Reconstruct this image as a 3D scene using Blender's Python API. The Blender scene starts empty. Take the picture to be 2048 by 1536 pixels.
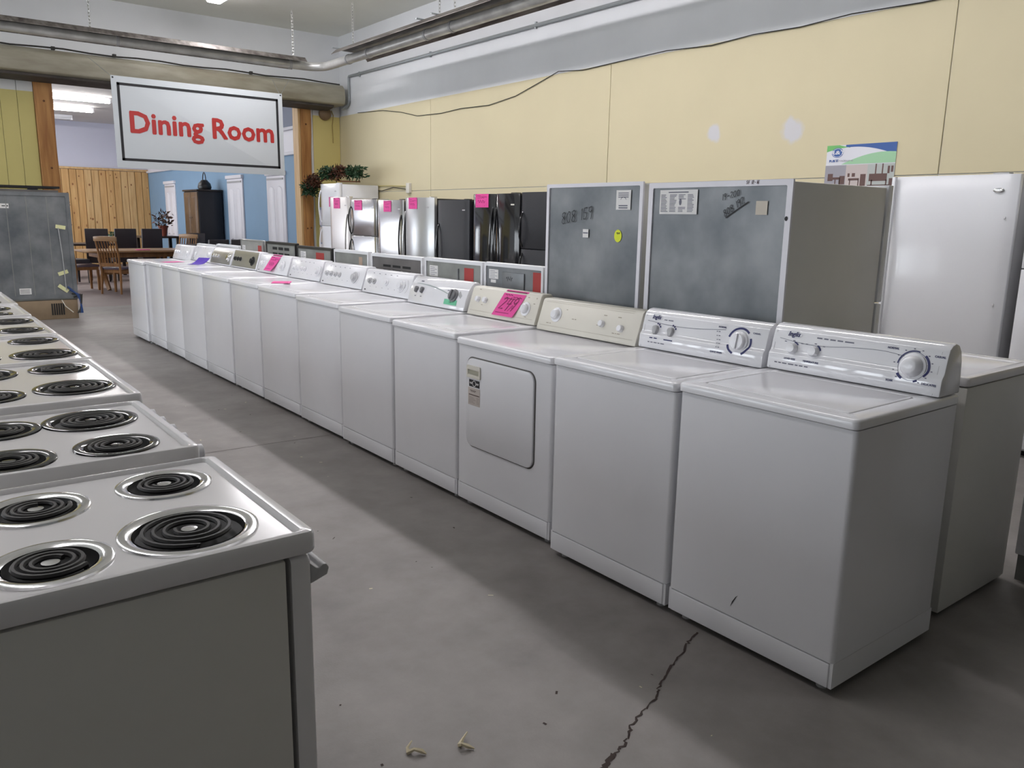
import bpy, bmesh, math, random
from mathutils import Vector, Matrix
random.seed(11)
scene = bpy.context.scene
col = scene.collection
PI = math.pi

# ------------------------------------------------------------------ camera
CAM = (-2.22257, -1.18138, 1.48166); YAW, PITCH, ROLL, FPX = 0.660023, 0.203813, 0.017311, 1602.94
def cam_axes():
    f = Vector((math.sin(YAW)*math.cos(PITCH), math.cos(YAW)*math.cos(PITCH), -math.sin(PITCH)))
    r = Vector((math.cos(YAW), -math.sin(YAW), 0)); u = r.cross(f)
    return r*math.cos(ROLL)+u*math.sin(ROLL), u*math.cos(ROLL)-r*math.sin(ROLL), f
_r, _u, _f = cam_axes()
cd = bpy.data.cameras.new('camera'); cam = bpy.data.objects.new('camera', cd); col.objects.link(cam)
cam.matrix_world = Matrix(((_r.x, _u.x, -_f.x, CAM[0]), (_r.y, _u.y, -_f.y, CAM[1]), (_r.z, _u.z, -_f.z, CAM[2]), (0, 0, 0, 1)))
cd.sensor_width = 36; cd.lens = FPX/2048*36; cd.clip_start = 0.02
scene.camera = cam

# ------------------------------------------------------------------ world, daylight, exposure
W = bpy.data.worlds.new('world'); scene.world = W; W.use_nodes = True
W.node_tree.nodes['Background'].inputs[0].default_value = (0.75, 0.86, 1, 1)
W.node_tree.nodes['Background'].inputs[1].default_value = 1.0
scene.view_settings.view_transform = 'Standard'; scene.view_settings.look = 'None'
scene.view_settings.gamma = 1; scene.view_settings.use_curve_mapping = False
scene.view_settings.exposure = 0.0
LENS_STRENGTH, LENS_STRENGTH_LEFT = 31.0, 15.0   # fluorescent lenses of the sales floor
DINING_TUBE = 60.0            # fluorescent tubes of the dining room
DINING_WATT = 150.0           # daylight entering each dining room window
WINDOW_WATT = 80.0           # daylight entering each shop window
def area(name, loc, rot, sx, sy, watt, color):
    l = bpy.data.lights.new(name, 'AREA'); l.shape = 'RECTANGLE'; l.size = sx; l.size_y = sy; l.energy = watt; l.color = color
    o = bpy.data.objects.new(name, l); col.objects.link(o); o.location = loc; o.rotation_euler = rot
    return o
WIN_Y = [1.6+2.5*i for i in range(5)]
for wy in WIN_Y:
    area('window_daylight', (-9.12, wy, 2.3), (0, -PI/2, 0), 2.1, 1.9, WINDOW_WATT, (0.90, 0.95, 1.0))

for wy in (17.0, 21.4): area('dining_window_daylight', (-3.42, wy, 1.9), (0, -PI/2, 0), 2.0, 4.0, DINING_WATT, (0.92, 0.96, 1.0))

# ------------------------------------------------------------------ materials
MATS = {}
def mat(name, c, rough=0.5, metal=0.0, noise=0.0, nscale=8.0, bump=0.0, bscale=60.0, spec=0.5, coat=0.0, emit=None, c2=None, stretch=(1, 1, 1)):
    if name in MATS: return MATS[name]
    m = bpy.data.materials.new(name); m.use_nodes = True; nt = m.node_tree; b = nt.nodes['Principled BSDF']
    b.inputs['Base Color'].default_value = (*c, 1); b.inputs['Roughness'].default_value = rough; b.inputs['Metallic'].default_value = metal
    b.inputs['Specular IOR Level'].default_value = spec; b.inputs['Coat Weight'].default_value = coat; b.inputs['Coat Roughness'].default_value = 0.08
    if emit: b.inputs['Emission Color'].default_value = (*emit[0], 1); b.inputs['Emission Strength'].default_value = emit[1]
    if noise or bump:
        tc = nt.nodes.new('ShaderNodeTexCoord'); mp = nt.nodes.new('ShaderNodeMapping'); mp.inputs['Scale'].default_value = stretch
        nt.links.new(tc.outputs['Object'], mp.inputs['Vector'])
    if noise:
        n = nt.nodes.new('ShaderNodeTexNoise'); n.inputs['Scale'].default_value = nscale; n.inputs['Detail'].default_value = 6
        nt.links.new(mp.outputs[0], n.inputs['Vector'])
        r = nt.nodes.new('ShaderNodeMapRange'); r.inputs[1].default_value = 0.3; r.inputs[2].default_value = 0.7
        nt.links.new(n.outputs['Fac'], r.inputs[0])
        mx = nt.nodes.new('ShaderNodeMix'); mx.data_type = 'RGBA'
        k = c2 if c2 else tuple(x*(1-noise) for x in c)
        mx.inputs[6].default_value = (*c, 1); mx.inputs[7].default_value = (*k, 1)
        nt.links.new(r.outputs[0], mx.inputs[0]); nt.links.new(mx.outputs[2], b.inputs['Base Color'])
    if bump:
        n2 = nt.nodes.new('ShaderNodeTexNoise'); n2.inputs['Scale'].default_value = bscale; n2.inputs['Detail'].default_value = 4
        nt.links.new(mp.outputs[0], n2.inputs['Vector'])
        bp = nt.nodes.new('ShaderNodeBump'); bp.inputs['Strength'].default_value = bump; bp.inputs['Distance'].default_value = 0.01
        nt.links.new(n2.outputs['Fac'], bp.inputs['Height']); nt.links.new(bp.outputs[0], b.inputs['Normal'])
    MATS[name] = m; return m

enamel = mat('white_enamel', (0.79, 0.79, 0.82), 0.22, noise=0.03, nscale=3, coat=0.3)
enamel_b = mat('bright_enamel', (0.82, 0.83, 0.86), 0.2, noise=0.02, nscale=3, coat=0.3)
ivory = mat('ivory_plastic', (0.74, 0.71, 0.63), 0.38, noise=0.04, nscale=4)
wplas = mat('white_plastic', (0.80, 0.80, 0.83), 0.2)
greyplas = mat('grey_plastic', (0.42, 0.42, 0.43), 0.35)
console_gloss = mat('console_gloss', (0.80, 0.80, 0.83), 0.07, coat=0.6)
darkgap = mat('dark_gap', (0.015, 0.015, 0.015), 0.8)
stove_w = mat('stove_enamel', (0.77, 0.76, 0.77), 0.18, noise=0.03, nscale=3, coat=0.4)
stove_side = mat('stove_side_paint', (0.70, 0.69, 0.65), 0.35, noise=0.04, nscale=5)
chrome = mat('chrome', (0.75, 0.75, 0.76), 0.14, 1.0)
blackenamel = mat('black_enamel', (0.012, 0.012, 0.014), 0.12, coat=0.5)
coilm = mat('coil_element', (0.035, 0.034, 0.036), 0.42, 0.3, noise=0.3, nscale=30)
silver = mat('silver_panel', (0.62, 0.62, 0.62), 0.28, 0.85, noise=0.06, nscale=5)
steel = mat('stainless_steel', (0.60, 0.59, 0.59), 0.2, 1.0, noise=0.05, nscale=6, bump=0.05, bscale=2.2)
silverpaint = mat('silver_paint', (0.56, 0.57, 0.58), 0.28, 0.75)
lightsteel = mat('pale_silver', (0.66, 0.63, 0.62), 0.33, 0.6)
blackgloss = mat('black_gloss', (0.012, 0.012, 0.014), 0.10, coat=0.6)
blacktex = mat('black_textured', (0.02, 0.021, 0.026), 0.35, bump=0.25, bscale=160)
galv = mat('galvanized_sheet', (0.26, 0.27, 0.28), 0.42, 0.35, noise=0.3, nscale=3.6, c2=(0.12, 0.135, 0.147), bump=0.06, bscale=6)
galv_g = mat('grey_back_sheet', (0.31, 0.32, 0.30), 0.45, 0.3, noise=0.25, nscale=7)
galv_d = mat('dark_back_sheet', (0.17, 0.16, 0.155), 0.45, 0.3, noise=0.25, nscale=7)
navy = mat('navy_print', (0.012, 0.015, 0.11), 0.5)
greyprint = mat('grey_print', (0.14, 0.14, 0.19), 0.5)
blackm = mat('black_ink', (0.012, 0.012, 0.015), 0.6)
paper = mat('white_paper', (0.78, 0.77, 0.76), 0.7)
beigepaper = mat('beige_paper', (0.55, 0.49, 0.45), 0.7)
pink = mat('pink_paper', (0.80, 0.07, 0.34), 0.6, noise=0.08, nscale=20)
pinkink = mat('pink_tag_ink', (0.20, 0.0, 0.07), 0.6)
purple = mat('purple_paper', (0.10, 0.05, 0.42), 0.5)
redm = mat('red_sticker', (0.42, 0.035, 0.03), 0.5, noise=0.1, nscale=12)
greenm = mat('green_tape', (0.16, 0.55, 0.33), 0.6)
yellowst = mat('yellow_sticker', (0.72, 0.80, 0.02), 0.5)
ytape = mat('masking_tape', (0.72, 0.72, 0.40), 0.7)
signw = mat('sign_board', (0.56, 0.595, 0.62), 0.85, spec=0.15)
signred = mat('sign_red', (0.42, 0.022, 0.02), 0.45)
pine = mat('pine_board', (0.66, 0.41, 0.17), 0.5, noise=0.5, nscale=2.2, c2=(0.48, 0.26, 0.09), stretch=(9, 9, 0.7), bump=0.05, bscale=10)
pine_l = mat('pale_pine', (0.68, 0.46, 0.22), 0.5, noise=0.4, nscale=2.2, c2=(0.5, 0.29, 0.11), stretch=(9, 9, 0.7))
pine_d = mat('pine_board_dark', (0.52, 0.29, 0.10), 0.5, noise=0.5, nscale=2.2, c2=(0.62, 0.38, 0.16), stretch=(9, 9, 0.7))
postm = mat('stained_pine_post', (0.50, 0.25, 0.075), 0.5, noise=0.5, nscale=2.0, c2=(0.30, 0.12, 0.03), stretch=(10, 10, 0.8))
knotm = mat('wood_knot', (0.14, 0.05, 0.015), 0.6)
oak = mat('oak', (0.36, 0.17, 0.055), 0.4, noise=0.4, nscale=3, stretch=(8, 8, 1))
oak_l = mat('oak_top', (0.50, 0.30, 0.15), 0.3, noise=0.3, nscale=2, stretch=(1, 8, 8))
darkwood = mat('dark_wood', (0.03, 0.02, 0.017), 0.35, noise=0.3, nscale=5)
leather = mat('dark_leather', (0.035, 0.026, 0.03), 0.45, bump=0.1)
brownwood = mat('brown_door', (0.15, 0.085, 0.04), 0.4, noise=0.4, nscale=3, stretch=(6, 6, 1))
inkblue = mat('black_cabinet', (0.012, 0.013, 0.02), 0.45)
plum = mat('plum_seat', (0.10, 0.07, 0.10), 0.35)
bluewall = mat('blue_wall_paint', (0.22, 0.36, 0.52), 0.6, noise=0.05, nscale=2)
greyblue = mat('grey_blue_paint', (0.27, 0.30, 0.38), 0.7)
whitewall = mat('white_wall_paint', (0.79, 0.81, 0.83), 0.65, noise=0.08, nscale=1.2)
lilac = mat('lilac_white_paint', (0.60, 0.60, 0.70), 0.7, noise=0.04, nscale=1)
trimw = mat('white_trim', (0.78, 0.77, 0.82), 0.45)
ceilm = mat('ceiling_paint', (0.84, 0.85, 0.79), 0.8, noise=0.12, nscale=0.6)
rusty = mat('weathered_cream_metal', (0.50, 0.48, 0.38), 0.5, noise=0.5, nscale=2.2, c2=(0.32, 0.285, 0.21), stretch=(0.8, 3, 3), bump=0.1, bscale=8)
reflm = mat('heater_reflector', (0.30, 0.28, 0.26), 0.45, 0.6, noise=0.6, nscale=5, c2=(0.09, 0.075, 0.07), stretch=(3, 0.5, 3))
heat_tube = mat('heater_tube', (0.72, 0.72, 0.70), 0.3, 0.35, noise=0.35, nscale=4)
conduitm = mat('conduit', (0.38, 0.41, 0.42), 0.4, 0.5)
wirem = mat('black_wire', (0.03, 0.028, 0.025), 0.6)
chainm = mat('chain_steel', (0.6, 0.6, 0.58), 0.35, 0.9)
brownbase = mat('brown_sheet_metal', (0.34, 0.25, 0.16), 0.45, 0.3, noise=0.25, nscale=4)
bluecable = mat('blue_cable', (0.02, 0.06, 0.2), 0.5)
leafm = mat('garland_leaf', (0.015, 0.07, 0.028), 0.6, noise=0.5, nscale=30, c2=(0.02, 0.045, 0.015))
redleaf = mat('red_leaf', (0.16, 0.03, 0.02), 0.6, noise=0.7, nscale=30, c2=(0.015, 0.04, 0.012))
terracotta = mat('terracotta', (0.25, 0.06, 0.035), 0.6)
crackm = mat('crack_dark', (0.045, 0.03, 0.026), 0.9)
scrapm = mat('pale_scrap', (0.62, 0.55, 0.38), 0.8)
patchm = mat('spackle', (0.66, 0.66, 0.70), 0.8)
bluebox = mat('pale_blue_plastic', (0.30, 0.37, 0.50), 0.4)
lensglow = mat('lamp_lens', (1, 1, 1), 0.5, emit=((1.0, 0.965, 1.0), LENS_STRENGTH)); lensglow_l = mat('lamp_lens_left', (1, 1, 1), 0.5, emit=((1.0, 0.965, 1.0), LENS_STRENGTH_LEFT))
dinglow = mat('dining_lamp_tube', (1, 1, 1), 0.5, emit=((1.0, 0.98, 0.96), DINING_TUBE))
greenp = mat('poster_green', (0.16, 0.50, 0.14), 0.4); greenp2 = mat('poster_pale_green', (0.34, 0.60, 0.36), 0.4)
bluep = mat('poster_blue', (0.03, 0.10, 0.35), 0.4); posterw = mat('poster_white', (0.72, 0.73, 0.78), 0.4)
pbrown = mat('poster_brown', (0.11, 0.05, 0.04), 0.4); pgrey = mat('poster_grey', (0.33, 0.32, 0.36), 0.4); pbeige = mat('poster_beige', (0.55, 0.48, 0.46), 0.4)

def two_tone(name, low, high, z, extra=None):
    """painted wall: one colour below height z, another above; slight mottling; optional spackle spots"""
    m = bpy.data.materials.new(name); m.use_nodes = True; nt = m.node_tree; b = nt.nodes['Principled BSDF']; b.inputs['Roughness'].default_value = 0.6
    g = nt.nodes.new('ShaderNodeNewGeometry'); s = nt.nodes.new('ShaderNodeSeparateXYZ'); nt.links.new(g.outputs['Position'], s.inputs[0])
    gt = nt.nodes.new('ShaderNodeMath'); gt.operation = 'GREATER_THAN'; gt.inputs[1].default_value = z; nt.links.new(s.outputs['Z'], gt.inputs[0])
    n = nt.nodes.new('ShaderNodeTexNoise'); n.inputs['Scale'].default_value = 1.3; n.inputs['Detail'].default_value = 5; nt.links.new(g.outputs['Position'], n.inputs['Vector'])
    m1 = nt.nodes.new('ShaderNodeMix'); m1.data_type = 'RGBA'; m1.inputs[6].default_value = (*low, 1); m1.inputs[7].default_value = (*[c*0.9 for c in low], 1); nt.links.new(n.outputs['Fac'], m1.inputs[0])
    last = m1.outputs[2]
    for (p, rad) in (extra or []):
        d = nt.nodes.new('ShaderNodeVectorMath'); d.operation = 'DISTANCE'; d.inputs[1].default_value = p; nt.links.new(g.outputs['Position'], d.inputs[0])
        n2 = nt.nodes.new('ShaderNodeTexNoise'); n2.inputs['Scale'].default_value = 9; nt.links.new(g.outputs['Position'], n2.inputs['Vector'])
        ad = nt.nodes.new('ShaderNodeMath'); ad.operation = 'MULTIPLY_ADD'; ad.inputs[1].default_value = rad*1.1; nt.links.new(n2.outputs['Fac'], ad.inputs[0]); nt.links.new(d.outputs['Value'], ad.inputs[2])
        mr = nt.nodes.new('ShaderNodeMapRange'); mr.inputs[1].default_value = rad*1.25; mr.inputs[2].default_value = rad*1.7; mr.inputs[3].default_value = 0.9; mr.inputs[4].default_value = 0
        nt.links.new(ad.outputs[0], mr.inputs[0])
        mm = nt.nodes.new('ShaderNodeMix'); mm.data_type = 'RGBA'; mm.inputs[7].default_value = (0.62, 0.62, 0.66, 1); nt.links.new(last, mm.inputs[6]); nt.links.new(mr.outputs[0], mm.inputs[0]); last = mm.outputs[2]
    m2 = nt.nodes.new('ShaderNodeMix'); m2.data_type = 'RGBA'; nt.links.new(gt.outputs[0], m2.inputs[0]); nt.links.new(last, m2.inputs[6]); m2.inputs[7].default_value = (*high, 1)
    nt.links.new(m2.outputs[2], b.inputs['Base Color']); return m
YEL = (0.70, 0.625, 0.41)
yellow_r = two_tone('yellow_panel_paint', YEL, YEL, 99, [((4.585, 4.31, 2.36), 0.085), ((4.585, 3.41, 2.33), 0.115)])
yellow_b = two_tone('yellow_board_paint', (0.62, 0.54, 0.20), (0.62, 0.62, 0.60), 3.17)
yellow_b2 = two_tone('yellow_board_paint_corner', (0.72, 0.61, 0.24), (0.66, 0.66, 0.66), 3.22)

def concrete():
    m = bpy.data.materials.new('concrete'); m.use_nodes = True; nt = m.node_tree; b = nt.nodes['Principled BSDF']
    tc = nt.nodes.new('ShaderNodeNewGeometry')
    def noise(s, d, rough=0.6):
        n = nt.nodes.new('ShaderNodeTexNoise'); n.inputs['Scale'].default_value = s; n.inputs['Detail'].default_value = d; n.inputs['Roughness'].default_value = rough
        nt.links.new(tc.outputs['Position'], n.inputs['Vector']); return n
    n1, n2, n3 = noise(0.9, 8), noise(5.5, 6), noise(120, 2)
    r1 = nt.nodes.new('ShaderNodeValToRGB'); nt.links.new(n1.outputs['Fac'], r1.inputs[0])
    r1.color_ramp.elements[0].position = 0.32; r1.color_ramp.elements[0].color = (0.195, 0.176, 0.168, 1)
    r1.color_ramp.elements[1].position = 0.68; r1.color_ramp.elements[1].color = (0.30, 0.28, 0.268, 1)
    mx = nt.nodes.new('ShaderNodeMix'); mx.data_type = 'RGBA'; mx.blend_type = 'MULTIPLY'; mx.inputs[0].default_value = 0.35
    r2 = nt.nodes.new('ShaderNodeMapRange'); r2.inputs[1].default_value = 0.35; r2.inputs[2].default_value = 0.65; r2.inputs[3].default_value = 0.6; r2.inputs[4].default_value = 1.1
    nt.links.new(n2.outputs['Fac'], r2.inputs[0]); nt.links.new(r1.outputs[0], mx.inputs[6]); nt.links.new(r2.outputs[0], mx.inputs[7])
    nt.links.new(mx.outputs[2], b.inputs['Base Color'])
    b.inputs['Roughness'].default_value = 0.5; b.inputs['Specular IOR Level'].default_value = 0.35
    bp = nt.nodes.new('ShaderNodeBump'); bp.inputs['Strength'].default_value = 0.12; bp.inputs['Distance'].default_value = 0.004
    nt.links.new(n3.outputs['Fac'], bp.inputs['Height']); nt.links.new(bp.outputs[0], b.inputs['Normal']); return m
concretem = concrete()
carpetm = mat('dusty_rose_floor', (0.27, 0.215, 0.205), 0.6, noise=0.2, nscale=2, bump=0.1, bscale=150)

# ------------------------------------------------------------------ mesh helpers
class MB:
    def __init__(s): s.v = []; s.f = []
    def add(s, vs, fs):
        o = len(s.v); s.v += [tuple(v) for v in vs]; s.f += [tuple(i+o for i in f) for f in fs]; return s
    def box(s, x0, x1, y0, y1, z0, z1):
        return s.add([(x0, y0, z0), (x1, y0, z0), (x1, y1, z0), (x0, y1, z0), (x0, y0, z1), (x1, y0, z1), (x1, y1, z1), (x0, y1, z1)],
                     [(0, 3, 2, 1), (4, 5, 6, 7), (0, 1, 5, 4), (1, 2, 6, 5), (2, 3, 7, 6), (3, 0, 4, 7)])
    def loft(s, loops, cap0=True, cap1=True):
        n = len(loops[0]); vs = [p for l in loops for p in l]; fs = []
        for k in range(len(loops)-1):
            for i in range(n):
                j = (i+1) % n; fs.append((k*n+i, k*n+j, (k+1)*n+j, (k+1)*n+i))
        if cap0: fs.append(tuple(range(n-1, -1, -1)))
        if cap1: fs.append(tuple((len(loops)-1)*n+i for i in range(n)))
        return s.add(vs, fs)
    def lathe(s, prof, c=(0, 0, 0), n=24, cap0=False, cap1=False):
        loops = [[(c[0]+r*math.cos(2*PI*i/n), c[1]+r*math.sin(2*PI*i/n), c[2]+z) for i in range(n)] for r, z in prof]
        return s.loft(loops, cap0, cap1)
    def tube(s, pts, r, n=8, caps=True, closed=False):
        pts = [Vector(p) for p in pts]; loops = []; up = None
        for i, p in enumerate(pts):
            if closed: t = pts[(i+1) % len(pts)]-pts[i-1]
            else: t = (pts[min(i+1, len(pts)-1)]-pts[max(i-1, 0)])
            t.normalize()
            if up is None: up = Vector((0, 0, 1)) if abs(t.z) < 0.9 else Vector((1, 0, 0))
            a = t.cross(up); a.normalize(); b = a.cross(t); up = b
            rr = r[i] if isinstance(r, (list, tuple)) else r
            loops.append([tuple(p+a*rr*math.cos(2*PI*k/n)+b*rr*math.sin(2*PI*k/n)) for k in range(n)])
        if closed: loops.append(loops[0]); return s.loft(loops, False, False)
        return s.loft(loops, caps, caps)
    def prism(s, prof, y0, y1, axis='y'):
        """profile of (a, b) pairs extruded along axis: y -> (a, y, b); z -> (a, b, z); x -> (x, a, b)"""
        f = {'y': lambda a, b, t: (a, t, b), 'z': lambda a, b, t: (a, b, t), 'x': lambda a, b, t: (t, a, b)}[axis]
        return s.loft([[f(a, b, y0) for a, b in prof], [f(a, b, y1) for a, b in prof]])
    def xform(s, M):
        s.v = [tuple(M @ Vector(v)) for v in s.v]; return s
    def mesh(s, name, m, bevel=0, seg=2, angle=38, smooth=True):
        me = bpy.data.meshes.new(name); bm = bmesh.new()
        vs = [bm.verts.new(v) for v in s.v]
        for f in s.f:
            try: bm.faces.new([vs[i] for i in f])
            except ValueError: pass
        if bevel:
            bm.edges.ensure_lookup_table(); bm.normal_update()
            es = [e for e in bm.edges if len(e.link_faces) == 2 and e.calc_face_angle(0) > 0.5]
            bmesh.ops.bevel(bm, geom=es, offset=bevel, segments=seg, affect='EDGES', profile=0.5, clamp_overlap=True)
        bmesh.ops.recalc_face_normals(bm, faces=bm.faces)
        bm.to_mesh(me); bm.free(); me.materials.append(m)
        if smooth:
            me.polygons.foreach_set('use_smooth', [True]*len(me.polygons)); me.set_sharp_from_angle(angle=math.radians(angle))
        return me
    def build(s, name, m, parent=None, bevel=0, **k):
        return link(name, s.mesh(name, m, bevel, **k), parent)
def link(name, me, parent=None, loc=None, M=None):
    o = bpy.data.objects.new(name, me); col.objects.link(o); o.parent = parent
    if loc: o.location = loc
    if M is not None: o.matrix_local = M
    return o
def rr(x0, x1, y0, y1, r, z, n=4, f=None):
    """rounded rectangle loop in the xy plane at height z (f maps the point)"""
    out = []
    for cx, cy, a in ((x1-r, y1-r, 0), (x0+r, y1-r, PI/2), (x0+r, y0+r, PI), (x1-r, y0+r, 1.5*PI)):
        for i in range(n+1):
            t = a+PI/2*i/n; p = (cx+r*math.cos(t), cy+r*math.sin(t), z); out.append(f(*p) if f else p)
    return out
def slab(x0, x1, y0, y1, z0, z1, r=0.01, e=0.004, f=None, n=4):
    """rounded slab lofted along its third axis"""
    L = [rr(x0, x1, y0, y1, r, z0, n, f), rr(x0, x1, y0, y1, r, z1-e, n, f), rr(x0+e*.3, x1-e*.3, y0+e*.3, y1-e*.3, r, z1-e*.3, n, f), rr(x0+e, x1-e, y0+e, y1-e, max(r-e*.5, .001), z1, n, f)]
    return MB().loft(L)
def tag(o, label=None, cat=None, group=None, kind=None):
    for k, v in (('label', label), ('category', cat), ('group', group), ('kind', kind)):
        if v: o[k] = v
    return o
def thing(name, label, cat, loc=(0, 0, 0), rz=0, group=None):
    o = bpy.data.objects.new(name, None); o.empty_display_size = 0.1; col.objects.link(o); o.location = loc; o.rotation_euler = (0, 0, rz)
    return tag(o, label, cat, group)
def struct(name, mb, m, parent=None, **k):
    o = mb.build(name, m, parent, **k)
    if parent is None: o['kind'] = 'structure'
    return o
def text2d(body, size, bold=0.0, shear=0.0, align='CENTER'):
    cu = bpy.data.curves.new('t', 'FONT'); cu.body = body; cu.size = size; cu.shear = shear; cu.align_x = align; cu.align_y = 'CENTER'; cu.resolution_u = 2
    o = bpy.data.objects.new('t', cu); me = bpy.data.meshes.new_from_object(o)
    vs = [(v.co.x, v.co.y) for v in me.vertices]; fs = [tuple(p.vertices) for p in me.polygons]
    bpy.data.objects.remove(o); bpy.data.curves.remove(cu); bpy.data.meshes.remove(me)
    if bold:
        v0, f0 = list(vs), list(fs)
        for k in range(6):
            o_ = len(vs); dx, dy = bold*math.cos(k*PI/3), bold*math.sin(k*PI/3)
            vs += [(x+dx, y+dy) for x, y in v0]; fs += [tuple(i+o_ for i in f) for f in f0]
    return vs, fs
class Print:
    """flat print mapped onto a surface by fn(s, t) -> point"""
    def __init__(s, fn): s.fn = fn; s.mb = MB()
    def text(s, body, cs, ct, size, bold=0.0, shear=0.0, align='CENTER', rot=0):
        if size < .0095:                     # too fine to read in the photograph: broken dashes of word length
            x = cs-len(body)*size*.29
            for word in body.split():
                s.rect(x, x+len(word)*size*.52, ct-size*.28, ct+size*.28); x += (len(word)+1)*size*.58
            return
        vs, fs = text2d(body, size, bold, shear, align); c, n = math.cos(rot), math.sin(rot)
        a, b, d = Vector(s.fn(cs, ct)), Vector(s.fn(cs+.002, ct)), Vector(s.fn(cs, ct+.002)); nrm = (b-a).cross(d-a).normalized(); per = len(vs)//7 if bold else len(vs)+1
        s.mb.add([tuple(Vector(s.fn(cs+x*c-y*n, ct+x*n+y*c))+nrm*(.00012*(i//per))) for i, (x, y) in enumerate(vs)], fs)
    def ribbon(s, pts, w):
        a = []; b = []
        for i, p in enumerate(pts):
            q0, q1 = pts[max(i-1, 0)], pts[min(i+1, len(pts)-1)]; dx, dy = q1[0]-q0[0], q1[1]-q0[1]; l = math.hypot(dx, dy) or 1
            ww = w[i] if isinstance(w, (list, tuple)) else w
            nx, ny = -dy/l*ww/2, dx/l*ww/2; a.append(s.fn(p[0]+nx, p[1]+ny)); b.append(s.fn(p[0]-nx, p[1]-ny))
        n = len(pts); s.mb.add(a+b, [(i, i+1, n+i+1, n+i) for i in range(n-1)])
    def arc(s, cs, ct, r, a0, a1, w, n=14):
        s.ribbon([(cs+r*math.cos(math.radians(a0+(a1-a0)*i/n)), ct+r*math.sin(math.radians(a0+(a1-a0)*i/n))) for i in range(n+1)], w)
    def rect(s, s0, s1, t0, t1): s.mb.add([s.fn(s0, t0), s.fn(s1, t0), s.fn(s1, t1), s.fn(s0, t1)], [(0, 1, 2, 3)])
    def poly(s, pts): s.mb.add([s.fn(*p) for p in pts], [tuple(range(len(pts)))])
    def scribble(s, s0, s1, t0, t1, w, n=9): s.ribbon([(s0+(s1-s0)*i/n, (t0+t1)/2+(t1-t0)/2*math.sin(i*2.4)) for i in range(n+1)], w)
    def disc(s, cs, ct, rx, ry, n=20): s.poly([(cs+rx*math.cos(2*PI*i/n), ct+ry*math.sin(2*PI*i/n)) for i in range(n)])
    def build(s, name, m, parent):
        o = s.mb.build(name, m, parent, smooth=False)
        if name in ('printed_markings', 'label_print', 'photo_print', 'vent_slots', 'marker_writing', 'writing', 'tag_print', 'border'): o['kind'] = 'stuff'
        return o
STROKES = {'8': [[(.3, .52), (.08, .68), (.1, .92), (.32, 1), (.5, .88), (.44, .66), (.12, .42), (.02, .18), (.2, 0), (.42, .06), (.5, .28), (.3, .52)]], '0': [[(.3, 1), (.08, .75), (.04, .3), (.2, 0), (.42, .1), (.52, .5), (.46, .85), (.3, 1)]],
 '1': [[(.22, .85), (.3, 1), (.26, 0)]], '5': [[(.52, 1), (.16, .98), (.12, .58), (.4, .58), (.5, .3), (.32, .02), (.04, .08)]], '9': [[(.48, .72), (.3, .52), (.08, .66), (.14, .94), (.38, 1), (.5, .78), (.44, .3), (.36, -.08)]],
 '2': [[(.06, .78), (.2, .98), (.42, .92), (.44, .68), (.04, .02), (.56, .06)]], '4': [[(.16, 1), (.06, .46), (.56, .5)], [(.46, .92), (.34, -.1)]], '-': [[(.08, .45), (.5, .5)]], 'S': [[(.5, .9), (.22, 1), (.08, .75), (.42, .4), (.36, .05), (.04, .08)]],
 'F': [[(.5, 1), (.14, .96), (.1, 0)], [(.12, .52), (.42, .54)]], '6': [[(.44, 1), (.14, .6), (.06, .2), (.24, 0), (.46, .16), (.36, .44), (.1, .3)]], '/': [[(.5, 1.1), (.0, -.2)]], ' ': []}
def handwrite(p, txt, cs, ct, h, w, rot=0, shear=.15):
    x = -.65*len(txt)*h/2; c, n = math.cos(rot), math.sin(rot)
    for ch in txt:
        for st in STROKES[ch]:
            q = [(x+(a+shear*b)*h, (b-.5)*h) for a, b in st]
            p.ribbon([(cs+a*c-b*n, ct+a*n+b*c) for a, b in q], w)
        x += h*(.42 if ch in ' 1' else .68)
def sheet(fn, s0, s1, t0, t1, n=6, curl=0.0, th=0.0006):
    """thin paper sheet following fn(s, t, off); curl lifts its lower edge"""
    mb = MB(); A = []; B = []
    for i in range(n+1):
        for j in range(n+1):
            a, b = i/n, j/n; off = 0.001+curl*((1-b)**2)*(0.4+0.6*a)
            A.append(fn(s0+(s1-s0)*a, t0+(t1-t0)*b, off+th)); B.append(fn(s0+(s1-s0)*a, t0+(t1-t0)*b, off))
    q = [(i*(n+1)+j, (i+1)*(n+1)+j, (i+1)*(n+1)+j+1, i*(n+1)+j+1) for i in range(n) for j in range(n)]
    m = len(A); mb.add(A+B, q+[tuple(x+m for x in reversed(f)) for f in q]); return mb
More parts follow.
